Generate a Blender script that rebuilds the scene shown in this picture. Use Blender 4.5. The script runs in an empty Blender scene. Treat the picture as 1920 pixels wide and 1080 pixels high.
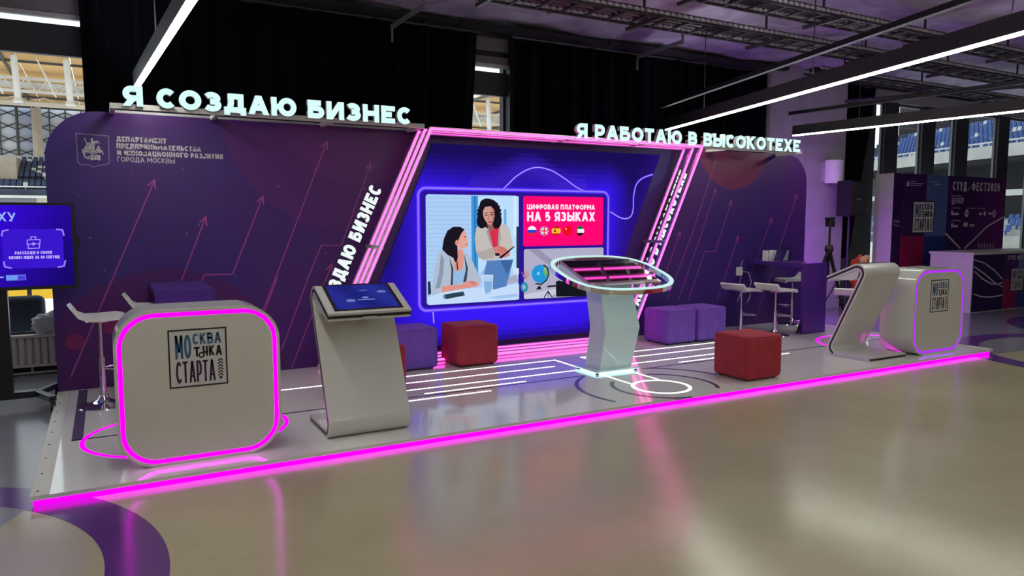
import bpy, bmesh, math, random
from mathutils import Vector, Matrix

S = bpy.context.scene
COL = S.collection
PI = math.pi
random.seed(7)

# ------------------------------------------------------------------ camera, world, exposure
CAMZ = 1.6
FPX = 1370.0
PITCH = math.atan(128 / FPX)
YAW = math.radians(29.0619)
cd = bpy.data.cameras.new('camera')
cam = bpy.data.objects.new('camera', cd)
COL.objects.link(cam)
cam.location = (0, 0, CAMZ)
cam.rotation_euler = (PI / 2 - PITCH, 0, -YAW)
cd.sensor_width = 36
cd.lens = FPX / 1920 * 36
cd.clip_start = 0.05
cd.clip_end = 600
S.camera = cam

wd = bpy.data.worlds.new('overcast_sky')
S.world = wd
wd.use_nodes = True
bg = wd.node_tree.nodes['Background']
bg.inputs[0].default_value = (0.86, 0.93, 1.0, 1)
bg.inputs[1].default_value = 1.7

S.view_settings.view_transform = 'Standard'
S.view_settings.look = 'None'
S.view_settings.gamma = 1
S.view_settings.use_curve_mapping = False
S.view_settings.exposure = 0.0
S.cycles.max_bounces = 8
S.cycles.diffuse_bounces = 3
S.cycles.glossy_bounces = 4
S.cycles.transmission_bounces = 6
S.cycles.transparent_max_bounces = 16
S.cycles.sample_clamp_indirect = 6
S.cycles.caustics_reflective = False
S.cycles.caustics_refractive = False
LAMP = 46.0          # radiance of the hall's linear lamps


def at(px, py, ax, v):
    """the point of the photograph's pixel on the plane ax = v"""
    fw = Vector((math.sin(YAW) * math.cos(PITCH), math.cos(YAW) * math.cos(PITCH), -math.sin(PITCH)))
    rt = Vector((math.cos(YAW), -math.sin(YAW), 0))
    up = rt.cross(fw)
    d = fw * FPX + rt * (px - 960) - up * (py - 540)
    i = 'xyz'.index(ax)
    o = Vector((0, 0, CAMZ))
    return o + d * ((v - o[i]) / d[i])


def lin(c):
    """sRGB 0-255 to linear"""
    return tuple(((x / 255) / 12.92 if x <= 10 else ((x / 255 + 0.055) / 1.055) ** 2.4) for x in c[:3])


# ------------------------------------------------------------------ materials
def pmat(name, col, rough=0.5, metal=0.0, noise=0.0, nscale=8.0, bump=0.0, bscale=60.0, coat=0.0, alpha=1.0, emis=None, es=0.0, spec=0.5, stretch=None, trans=0.0):
    m = bpy.data.materials.new(name)
    m.use_nodes = True
    nt = m.node_tree
    b = nt.nodes['Principled BSDF']
    b.inputs['Base Color'].default_value = (*col, 1)
    b.inputs['Roughness'].default_value = rough
    b.inputs['Metallic'].default_value = metal
    b.inputs['Coat Weight'].default_value = coat
    b.inputs['Specular IOR Level'].default_value = spec
    b.inputs['Alpha'].default_value = alpha
    b.inputs['Transmission Weight'].default_value = trans
    if emis:
        b.inputs['Emission Color'].default_value = (*emis, 1)
        b.inputs['Emission Strength'].default_value = es
    if noise or bump:
        tc = nt.nodes.new('ShaderNodeTexCoord')
        mp = nt.nodes.new('ShaderNodeMapping')
        nt.links.new(tc.outputs['Object'], mp.inputs[0])
        if stretch:
            mp.inputs['Scale'].default_value = stretch
        if noise:
            n = nt.nodes.new('ShaderNodeTexNoise')
            n.inputs['Scale'].default_value = nscale
            n.inputs['Detail'].default_value = 5
            nt.links.new(mp.outputs[0], n.inputs['Vector'])
            r = nt.nodes.new('ShaderNodeValToRGB')
            r.color_ramp.elements[0].position = 0.3
            r.color_ramp.elements[1].position = 0.7
            r.color_ramp.elements[0].color = (*[max(0, c * (1 - noise)) for c in col], 1)
            r.color_ramp.elements[1].color = (*[min(1, c * (1 + noise)) for c in col], 1)
            nt.links.new(n.outputs[0], r.inputs[0])
            nt.links.new(r.outputs[0], b.inputs['Base Color'])
        if bump:
            n2 = nt.nodes.new('ShaderNodeTexNoise')
            n2.inputs['Scale'].default_value = bscale
            n2.inputs['Detail'].default_value = 6
            nt.links.new(mp.outputs[0], n2.inputs['Vector'])
            bp = nt.nodes.new('ShaderNodeBump')
            bp.inputs['Strength'].default_value = bump
            bp.inputs['Distance'].default_value = 0.02
            nt.links.new(n2.outputs[0], bp.inputs['Height'])
            nt.links.new(bp.outputs[0], b.inputs['Normal'])
    return m


def emat(name, col, strength):
    m = bpy.data.materials.new(name)
    m.use_nodes = True
    nt = m.node_tree
    nt.nodes.clear()
    e = nt.nodes.new('ShaderNodeEmission')
    e.inputs[0].default_value = (*col, 1)
    e.inputs[1].default_value = strength
    o = nt.nodes.new('ShaderNodeOutputMaterial')
    nt.links.new(e.outputs[0], o.inputs[0])
    return m


def attr_emat(name, strength):
    m = emat(name, (1, 1, 1), strength)
    nt = m.node_tree
    a = nt.nodes.new('ShaderNodeVertexColor')
    a.layer_name = 'Col'
    e = [n for n in nt.nodes if n.type == 'EMISSION'][0]
    nt.links.new(a.outputs[0], e.inputs[0])
    return m


def attr_pmat(name, rough=0.4, coat=0.0):
    m = pmat(name, (1, 1, 1), rough, coat=coat)
    nt = m.node_tree
    a = nt.nodes.new('ShaderNodeVertexColor')
    a.layer_name = 'Col'
    nt.links.new(a.outputs[0], nt.nodes['Principled BSDF'].inputs['Base Color'])
    return m


def glassmat(name, tint, gl=0.12, rough=0.02):
    m = bpy.data.materials.new(name)
    m.use_nodes = True
    nt = m.node_tree
    nt.nodes.clear()
    t = nt.nodes.new('ShaderNodeBsdfTransparent')
    t.inputs[0].default_value = (*tint, 1)
    g = nt.nodes.new('ShaderNodeBsdfGlossy')
    g.inputs['Roughness'].default_value = rough
    fr = nt.nodes.new('ShaderNodeLayerWeight')
    fr.inputs[0].default_value = gl
    mx = nt.nodes.new('ShaderNodeMixShader')
    o = nt.nodes.new('ShaderNodeOutputMaterial')
    nt.links.new(fr.outputs['Facing'], mx.inputs[0])
    nt.links.new(t.outputs[0], mx.inputs[1])
    nt.links.new(g.outputs[0], mx.inputs[2])
    nt.links.new(mx.outputs[0], o.inputs[0])
    return m


M = {}
M['white_gloss'] = pmat('white_gloss_lacquer', (0.60, 0.595, 0.57), 0.16, noise=0.02, nscale=3, coat=0.3)
M['white_satin'] = pmat('white_satin_paint', (0.58, 0.56, 0.50), 0.38, noise=0.03, nscale=4)
M['deck'] = pmat('white_laminate_deck', (0.76, 0.75, 0.73), 0.11, noise=0.03, nscale=1.5, coat=0.25)
M['alu'] = pmat('brushed_aluminium', (0.62, 0.61, 0.60), 0.35, metal=0.85, noise=0.08, nscale=30)
M['alu_matt'] = pmat('matt_aluminium_tube', (0.55, 0.54, 0.52), 0.5, metal=0.3, noise=0.08, nscale=20)
M['chrome'] = pmat('chrome', (0.85, 0.85, 0.86), 0.06, metal=1.0)
M['black'] = pmat('black_plastic', (0.012, 0.012, 0.014), 0.35, noise=0.2, nscale=20)
M['blackgloss'] = pmat('black_glass', (0.008, 0.008, 0.012), 0.04, coat=1.0)
M['darkmetal'] = pmat('dark_grey_metal', (0.045, 0.043, 0.05), 0.45, metal=0.3, noise=0.2, nscale=12)
M['velvet'] = pmat('black_velvet', (0.0022, 0.0023, 0.0045), 0.95, noise=0.3, nscale=3, spec=0.1)
M['magenta'] = emat('magenta_led', (1.0, 0.0, 0.92), 3.6)
M['violet_led'] = emat('violet_led', (0.40, 0.02, 1.0), 1.25)
M['pink_led'] = emat('pink_led', (1.0, 0.05, 0.46), 6.5)
M['white_led'] = emat('white_led', (1.0, 1.0, 0.98), 2.2)
M['ring_led'] = emat('cool_white_led', (0.62, 0.93, 0.92), 0.95)
M['letter_face'] = emat('cool_letter_face', (0.70, 1.0, 0.97), 1.0)
M['slant_face'] = emat('white_letter_face', (0.92, 1.0, 1.0), 0.95)
M['lamp'] = emat('lamp_diffuser', (0.97, 1.0, 0.86), LAMP)
M['uplight'] = emat('added_uplight_glow', (0.92, 0.9, 1.0), 24.0)  # glow added on the lamp tops to brighten the ceiling
M['uplight_strong'] = emat('added_uplight_glow_strong', (0.92, 0.9, 1.0), 75.0)
M['uplight_dim'] = emat('added_uplight_glow_dim', (0.92, 0.9, 1.0), 7.0)
M['print'] = attr_pmat('printed_film', 0.35)
M['screen'] = attr_emat('screen_picture', 1.0)
M['dim_screen'] = attr_emat('dim_screen_picture', 1.0)
M['glass'] = glassmat('window_glass', (0.93, 0.95, 0.95))
M['acrylic'] = glassmat('clear_acrylic', (0.9, 0.95, 0.95))
M['red_fab'] = pmat('red_velour', (0.36, 0.022, 0.042), 0.8, noise=0.12, nscale=14, bump=0.15, bscale=150)
M['purple_fab'] = pmat('violet_velour', (0.17, 0.07, 0.47), 0.8, noise=0.12, nscale=14, bump=0.15, bscale=150)
M['purple_lam'] = pmat('violet_laminate', (0.07, 0.022, 0.23), 0.3, noise=0.08, nscale=5)
M['seat_white'] = pmat('white_leatherette', (0.76, 0.76, 0.74), 0.3, noise=0.03, nscale=10)
M['grey_wall'] = pmat('light_grey_plaster', (0.42, 0.40, 0.42), 0.7, noise=0.08, nscale=3, bump=0.1, bscale=40)
M['dark_wall'] = pmat('dark_grey_wall', (0.05, 0.05, 0.055), 0.8, noise=0.2, nscale=2)
M['mullion'] = pmat('dark_window_column', (0.03, 0.03, 0.034), 0.6, noise=0.2, nscale=4)
M['frame_grey'] = pmat('grey_window_frame', (0.16, 0.16, 0.18), 0.45, noise=0.1, nscale=6)
M['blind'] = pmat('grey_roller_blind', (0.20, 0.18, 0.19), 0.8, noise=0.1, nscale=2, stretch=(1, 1, 30))
M['rad'] = pmat('cream_radiator_enamel', (0.62, 0.55, 0.52), 0.35, noise=0.04, nscale=6)
M['navy'] = pmat('navy_upholstery', (0.012, 0.017, 0.035), 0.75, noise=0.2, nscale=30)
M['bag'] = pmat('crinkled_white_plastic', (0.5, 0.52, 0.56), 0.3, noise=0.15, nscale=20, bump=0.8, bscale=14)
M['gold'] = pmat('tan_roof_deck', (0.52, 0.30, 0.10), 0.8, noise=0.18, nscale=0.15)
M['truss'] = pmat('pale_steel_truss', (0.62, 0.62, 0.58), 0.6, noise=0.1, nscale=0.5)
M['concrete'] = pmat('warm_concrete', (0.45, 0.39, 0.30), 0.85, noise=0.15, nscale=0.6)
M['pale_conc'] = pmat('pale_concrete_parapet', (0.50, 0.50, 0.46), 0.85, noise=0.12, nscale=0.4)
M['lattice'] = pmat('dark_lattice_steel', (0.06, 0.06, 0.06), 0.6, noise=0.2, nscale=1)
M['stand'] = pmat('dark_stand_steps', (0.05, 0.06, 0.09), 0.9, noise=0.3, nscale=0.6)
M['seat_blue'] = pmat('blue_stadium_plastic', (0.03, 0.10, 0.33), 0.5, noise=0.2, nscale=2)
M['seat_navy'] = pmat('navy_stadium_plastic', (0.035, 0.06, 0.14), 0.5, noise=0.2, nscale=2)
M['seat_pale'] = pmat('white_stadium_plastic', (0.62, 0.65, 0.66), 0.5, noise=0.06, nscale=2)
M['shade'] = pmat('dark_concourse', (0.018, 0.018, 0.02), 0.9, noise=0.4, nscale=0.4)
M['orange'] = pmat('red_cloth', (0.45, 0.035, 0.02), 0.8, noise=0.25, nscale=18, bump=0.5, bscale=25)
M['tan'] = pmat('tan_cloth', (0.55, 0.30, 0.17), 0.8, noise=0.1, nscale=18)
M['paper'] = pmat('white_paper', (0.7, 0.7, 0.7), 0.6, noise=0.04, nscale=9)
M['cable_white'] = pmat('white_cable', (0.6, 0.6, 0.62), 0.5, noise=0.05, nscale=9)


def facade_mat():
    """bluish glazing mottled at random between pale and darker blue"""
    m = pmat('bluish_facade_glazing', (0.6, 0.65, 0.72), 0.4)
    nt = m.node_tree
    b = nt.nodes['Principled BSDF']
    tc = nt.nodes.new('ShaderNodeTexCoord')
    n = nt.nodes.new('ShaderNodeTexNoise')
    n.inputs['Scale'].default_value = 0.12
    nt.links.new(tc.outputs['Object'], n.inputs['Vector'])
    r = nt.nodes.new('ShaderNodeValToRGB')
    r.color_ramp.elements[0].position = 0.35
    r.color_ramp.elements[0].color = (0.34, 0.42, 0.62, 1)
    r.color_ramp.elements[1].position = 0.6
    r.color_ramp.elements[1].color = (0.72, 0.74, 0.78, 1)
    nt.links.new(n.outputs[0], r.inputs[0])
    nt.links.new(r.outputs[0], b.inputs['Base Color'])
    return m


M['facade'] = facade_mat()


def floor_mat():
    m = pmat('beige_epoxy_floor', (0.40, 0.335, 0.225), 0.2)
    nt = m.node_tree
    b = nt.nodes['Principled BSDF']
    tc = nt.nodes.new('ShaderNodeTexCoord')
    n = nt.nodes.new('ShaderNodeTexNoise')
    n.inputs['Scale'].default_value = 0.7
    n.inputs['Detail'].default_value = 8
    n.inputs['Roughness'].default_value = 0.65
    nt.links.new(tc.outputs['Object'], n.inputs['Vector'])
    r = nt.nodes.new('ShaderNodeValToRGB')
    r.color_ramp.elements[0].position = 0.3
    r.color_ramp.elements[0].color = (0.345, 0.30, 0.185, 1)
    r.color_ramp.elements[1].position = 0.72
    r.color_ramp.elements[1].color = (0.44, 0.385, 0.25, 1)
    nt.links.new(n.outputs[0], r.inputs[0])
    nt.links.new(r.outputs[0], b.inputs['Base Color'])
    n2 = nt.nodes.new('ShaderNodeTexNoise')
    n2.inputs['Scale'].default_value = 2.2
    n2.inputs['Detail'].default_value = 6
    nt.links.new(tc.outputs['Object'], n2.inputs['Vector'])
    mr = nt.nodes.new('ShaderNodeMapRange')
    mr.inputs['To Min'].default_value = 0.13
    mr.inputs['To Max'].default_value = 0.24
    nt.links.new(n2.outputs[0], mr.inputs['Value'])
    nt.links.new(mr.outputs[0], b.inputs['Roughness'])
    bp = nt.nodes.new('ShaderNodeBump')
    bp.inputs['Strength'].default_value = 0.12
    bp.inputs['Distance'].default_value = 0.004
    n3 = nt.nodes.new('ShaderNodeTexNoise')
    n3.inputs['Scale'].default_value = 3.0
    n3.inputs['Detail'].default_value = 3
    nt.links.new(tc.outputs['Object'], n3.inputs['Vector'])
    nt.links.new(n3.outputs[0], bp.inputs['Height'])
    nt.links.new(bp.outputs[0], b.inputs['Normal'])
    return m


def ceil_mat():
    m = pmat('foil_with_violet_glow', (0.2, 0.19, 0.22), 0.55)
    nt = m.node_tree
    b = nt.nodes['Principled BSDF']
    tc = nt.nodes.new('ShaderNodeTexCoord')
    v = nt.nodes.new('ShaderNodeTexVoronoi')
    v.feature = 'DISTANCE_TO_EDGE'
    v.inputs['Scale'].default_value = 1.3
    n = nt.nodes.new('ShaderNodeTexNoise')
    n.inputs['Scale'].default_value = 1.6
    n.inputs['Detail'].default_value = 7
    n.inputs['Distortion'].default_value = 1.5
    nt.links.new(tc.outputs['Object'], v.inputs['Vector'])
    nt.links.new(tc.outputs['Object'], n.inputs['Vector'])
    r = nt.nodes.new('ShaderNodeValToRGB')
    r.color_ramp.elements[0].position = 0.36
    r.color_ramp.elements[0].color = (0.36, 0.31, 0.43, 1)  # violet glow of the stand is put into the grey foil's colour
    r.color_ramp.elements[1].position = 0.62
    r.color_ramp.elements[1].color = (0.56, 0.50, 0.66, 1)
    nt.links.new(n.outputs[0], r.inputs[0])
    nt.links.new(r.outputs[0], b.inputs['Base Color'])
    bp = nt.nodes.new('ShaderNodeBump')
    bp.inputs['Strength'].default_value = 0.6
    bp.inputs['Distance'].default_value = 0.06
    ad = nt.nodes.new('ShaderNodeMath')
    ad.operation = 'ADD'
    nt.links.new(n.outputs[0], ad.inputs[0])
    nt.links.new(v.outputs[0], ad.inputs[1])
    nt.links.new(ad.outputs[0], bp.inputs['Height'])
    nt.links.new(bp.outputs[0], b.inputs['Normal'])
    return m


def wallprint_mat():
    """printed violet film of the stand, indigo towards the right and lower middle"""
    m = pmat('violet_printed_film', (0.1, 0.04, 0.25), 0.42)
    nt = m.node_tree
    b = nt.nodes['Principled BSDF']
    tc = nt.nodes.new('ShaderNodeTexCoord')
    n = nt.nodes.new('ShaderNodeTexNoise')
    n.inputs['Scale'].default_value = 0.55
    n.inputs['Detail'].default_value = 1
    nt.links.new(tc.outputs['Object'], n.inputs['Vector'])
    r = nt.nodes.new('ShaderNodeValToRGB')
    r.color_ramp.elements[0].position = 0.38
    r.color_ramp.elements[0].color = (0.070, 0.011, 0.165, 1)
    r.color_ramp.elements[1].position = 0.6
    r.color_ramp.elements[1].color = (0.042, 0.012, 0.18, 1)
    nt.links.new(n.outputs[0], r.inputs[0])
    nt.links.new(r.outputs[0], b.inputs['Base Color'])
    return m


M['floor'] = floor_mat()
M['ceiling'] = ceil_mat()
M['wallprint'] = wallprint_mat()


# ------------------------------------------------------------------ mesh helpers
class MB:
    def __init__(s):
        s.v = []
        s.f = []
        s.c = []
        s.col = None

    def color(s, rgb):
        s.col = (*lin(rgb), 1.0)
        return s

    def face(s, pts):
        n = len(s.v)
        s.v += [tuple(p) for p in pts]
        s.f.append(tuple(range(n, n + len(pts))))
        s.c.append(s.col)

    def quads(s, base, faces):
        n = len(s.v)
        s.v += [tuple(p) for p in base]
        for f in faces:
            s.f.append(tuple(i + n for i in f))
            s.c.append(s.col)

    def box(s, a, b):
        x0, y0, z0 = a
        x1, y1, z1 = b
        s.quads([(x0, y0, z0), (x1, y0, z0), (x1, y1, z0), (x0, y1, z0), (x0, y0, z1), (x1, y0, z1), (x1, y1, z1), (x0, y1, z1)],
                [(3, 2, 1, 0), (4, 5, 6, 7), (0, 1, 5, 4), (1, 2, 6, 5), (2, 3, 7, 6), (3, 0, 4, 7)])
        return s

    def hexa(s, lo, hi):
        s.quads(list(lo) + list(hi), [(3, 2, 1, 0), (4, 5, 6, 7), (0, 1, 5, 4), (1, 2, 6, 5), (2, 3, 7, 6), (3, 0, 4, 7)])
        return s

    def rbox(s, a, b, r, seg=3):
        """rounded box"""
        bm = bmesh.new()
        bmesh.ops.create_cube(bm, size=1)
        c = [(a[i] + b[i]) / 2 for i in range(3)]
        d = [b[i] - a[i] for i in range(3)]
        for v in bm.verts:
            v.co = Vector([c[i] + v.co[i] * d[i] for i in range(3)])
        bmesh.ops.bevel(bm, geom=bm.edges[:], offset=r, segments=seg, affect='EDGES', profile=0.5)
        s.addbm(bm)
        return s

    def addbm(s, bm):
        n = len(s.v)
        bm.verts.index_update()
        s.v += [tuple(v.co) for v in bm.verts]
        for f in bm.faces:
            s.f.append(tuple(v.index + n for v in f.verts))
            s.c.append(s.col)
        bm.free()

    def bar(s, p, q, w, h=None, up=(0, 0, 1)):
        """rectangular bar from p to q"""
        h = h or w
        p, q = Vector(p), Vector(q)
        d = (q - p).normalized()
        u = Vector(up)
        if abs(d.dot(u)) > 0.95:
            u = Vector((0, 1, 0))
        a = d.cross(u).normalized() * (w / 2)
        b = a.cross(d).normalized() * (h / 2)
        s.hexa([p - a - b, p + a - b, p + a + b, p - a + b], [q - a - b, q + a - b, q + a + b, q - a + b])
        return s

    def tube(s, pts, r, n=10, cap=True):
        pts = [Vector(p) for p in pts]
        rs = r if isinstance(r, (list, tuple)) else [r] * len(pts)
        base = len(s.v)
        prev = None
        for i, p in enumerate(pts):
            d = (pts[min(i + 1, len(pts) - 1)] - pts[max(i - 1, 0)]).normalized()
            u = prev if prev is not None else (Vector((0, 0, 1)) if abs(d.z) < 0.9 else Vector((1, 0, 0)))
            a = (u - d * u.dot(d)).normalized()
            prev = a
            b = d.cross(a)
            for k in range(n):
                t = 2 * PI * k / n
                s.v.append(tuple(p + (a * math.cos(t) + b * math.sin(t)) * rs[i]))
        for i in range(len(pts) - 1):
            for k in range(n):
                k2 = (k + 1) % n
                s.f.append((base + i * n + k, base + i * n + k2, base + (i + 1) * n + k2, base + (i + 1) * n + k))
                s.c.append(s.col)
        if cap:
            s.f.append(tuple(base + k for k in reversed(range(n))))
            s.f.append(tuple(base + (len(pts) - 1) * n + k for k in range(n)))
            s.c += [s.col, s.col]
        return s

    def lathe(s, prof, c=(0, 0, 0), n=24):
        """profile of (radius, z)"""
        base = len(s.v)
        for r, z in prof:
            for k in range(n):
                t = 2 * PI * k / n
                s.v.append((c[0] + r * math.cos(t), c[1] + r * math.sin(t), c[2] + z))
        for i in range(len(prof) - 1):
            for k in range(n):
                k2 = (k + 1) % n
                s.f.append((base + i * n + k, base + i * n + k2, base + (i + 1) * n + k2, base + (i + 1) * n + k))
                s.c.append(s.col)
        return s

    def prism(s, poly, d0, d1, fm):
        """polygon (u, v) between depths d0 and d1"""
        n = len(poly)
        base = len(s.v)
        s.v += [tuple(fm(u, v, d0)) for u, v in poly] + [tuple(fm(u, v, d1)) for u, v in poly]
        s.f.append(tuple(base + i for i in reversed(range(n))))
        s.f.append(tuple(base + n + i for i in range(n)))
        s.c += [s.col, s.col]
        for i in range(n):
            j = (i + 1) % n
            s.f.append((base + i, base + j, base + n + j, base + n + i))
            s.c.append(s.col)
        return s

    def flat(s, poly, fm, d=0):
        s.face([fm(u, v, d) for u, v in poly])
        return s

    def rib(s, pts, o0, o1, d0, d1, fm, closed=False):
        """ribbon along pts, between offsets o0 < o1 to its left and depths d0, d1"""
        L, Rr = off(pts, o1, closed), off(pts, o0, closed)
        n = len(pts)
        base = len(s.v)
        for i in range(n):
            s.v += [tuple(fm(*Rr[i], d0)), tuple(fm(*L[i], d0)), tuple(fm(*L[i], d1)), tuple(fm(*Rr[i], d1))]
        for i in range(n if closed else n - 1):
            a, b = base + 4 * i, base + 4 * ((i + 1) % n)
            for k in range(4):
                k2 = (k + 1) % 4
                s.f.append((a + k, a + k2, b + k2, b + k))
                s.c.append(s.col)
        if not closed:
            s.f.append((base + 3, base + 2, base + 1, base))
            e = base + 4 * (n - 1)
            s.f.append((e, e + 1, e + 2, e + 3))
            s.c += [s.col, s.col]
        return s

    def line(s, pts, w, fm, d=0, closed=False):
        """flat printed line"""
        L, Rr = off(pts, w / 2, closed), off(pts, -w / 2, closed)
        n = len(pts)
        for i in range(n if closed else n - 1):
            j = (i + 1) % n
            s.face([fm(*Rr[i], d), fm(*Rr[j], d), fm(*L[j], d), fm(*L[i], d)])
        return s

    def obj(s, name, mat, parent=None, world=True, smooth=False, kind=None):
        me = bpy.data.meshes.new(name)
        v = s.v
        if parent is not None and world:
            w = wloc(parent)
            v = [(p[0] - w[0], p[1] - w[1], p[2] - w[2]) for p in v]
        me.from_pydata(v, [], s.f)
        me.materials.append(mat if not isinstance(mat, str) else M[mat])
        if any(c is not None for c in s.c):
            ca = me.color_attributes.new('Col', 'FLOAT_COLOR', 'CORNER')
            buf = []
            for f, c in zip(s.f, s.c):
                buf += list(c or (1, 1, 1, 1)) * len(f)
            ca.data.foreach_set('color', buf)
        bm = bmesh.new()
        bm.from_mesh(me)
        bmesh.ops.recalc_face_normals(bm, faces=bm.faces[:])
        bm.to_mesh(me)
        bm.free()
        if smooth:
            me.polygons.foreach_set('use_smooth', [True] * len(me.polygons))
            me.set_sharp_from_angle(angle=math.radians(40))
        o = bpy.data.objects.new(name, me)
        COL.objects.link(o)
        if parent is not None:
            o.parent = parent
        if kind:
            o['kind'] = kind
        return o


def pieces(mb, name, mat, parent=None):
    """one object for each loose piece of mb"""
    root = list(range(len(mb.v)))

    def find(i):
        while root[i] != i:
            root[i] = root[root[i]]
            i = root[i]
        return i
    for f in mb.f:
        for i in f[1:]:
            root[find(i)] = find(f[0])
    groups = {}
    for f, c in zip(mb.f, mb.c):
        groups.setdefault(find(f[0]), []).append((f, c))
    for fs in groups.values():
        m = MB()
        idx = {}
        for f, c in fs:
            for i in f:
                if i not in idx:
                    idx[i] = len(m.v)
                    m.v.append(mb.v[i])
            m.f.append(tuple(idx[i] for i in f))
            m.c.append(c)
        m.obj(name, mat, parent)


def wloc(o):
    w = Vector((0, 0, 0))
    while o is not None:
        w += o.location
        o = o.parent
    return w


def off(pts, d, closed):
    n = len(pts)
    out = []
    for i in range(n):
        a = pts[i - 1] if (i > 0 or closed) else None
        b = pts[i]
        c = pts[(i + 1) % n] if (i < n - 1 or closed) else None
        ns = []
        for p, q in ((a, b), (b, c)):
            if p is None or q is None:
                continue
            dx, dy = q[0] - p[0], q[1] - p[1]
            l = math.hypot(dx, dy) or 1e-9
            ns.append((-dy / l, dx / l))
        if len(ns) == 1:
            nx, ny = ns[0]
            k = 1
        else:
            nx, ny = ns[0][0] + ns[1][0], ns[0][1] + ns[1][1]
            l = math.hypot(nx, ny) or 1e-9
            nx, ny = nx / l, ny / l
            k = 1 / max(0.35, nx * ns[0][0] + ny * ns[0][1])
        out.append((b[0] + nx * d * k, b[1] + ny * d * k))
    return out


def rrect(x0, y0, x1, y1, r, n=6):
    p = []
    for cx, cy, a in ((x1 - r, y1 - r, 0), (x0 + r, y1 - r, 90), (x0 + r, y0 + r, 180), (x1 - r, y0 + r, 270)):
        for i in range(n + 1):
            t = math.radians(a + 90 * i / n)
            p.append((cx + r * math.cos(t), cy + r * math.sin(t)))
    return p


def ell(cx, cy, rx, ry, n=28, a0=0, a1=360):
    full = abs(a1 - a0) >= 360
    return [(cx + rx * math.cos(math.radians(a0 + (a1 - a0) * i / (n if full else n - 1))),
             cy + ry * math.sin(math.radians(a0 + (a1 - a0) * i / (n if full else n - 1)))) for i in range(n)]


def thing(name, label, cat, loc=(0, 0, 0), group=None, rz=0, kind=None):
    o = bpy.data.objects.new(name, None)
    o.empty_display_size = 0.1
    COL.objects.link(o)
    o.location = loc
    o.rotation_euler = (0, 0, rz)
    tag(o, label, cat, group, kind)
    return o


def tag(o, label, cat, group=None, kind=None):
    o['label'] = label
    o['category'] = cat
    if group:
        o['group'] = group
    if kind:
        o['kind'] = kind
    return o


def copy_tree(o, parent=None):
    c = o.copy()
    COL.objects.link(c)
    if parent is not None:
        c.parent = parent
    for ch in list(o.children):
        copy_tree(ch, c)
    return c


def struct(name, mb, mat, parent=None, smooth=False):
    o = mb.obj(name, mat, parent, smooth=smooth)
    o['kind'] = 'structure'
    return o


def wall_map(y):
    return lambda u, v, d: (u, y - d, v)


def floor_map(z):
    return lambda u, v, d: (u, v, z + d)


# ------------------------------------------------------------------ stroke lettering
def arc(cx, cy, rx, ry, a0, a1, n=14):
    return [(cx + rx * math.cos(math.radians(a0 + (a1 - a0) * i / (n - 1))), cy + ry * math.sin(math.radians(a0 + (a1 - a0) * i / (n - 1)))) for i in range(n)]


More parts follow.
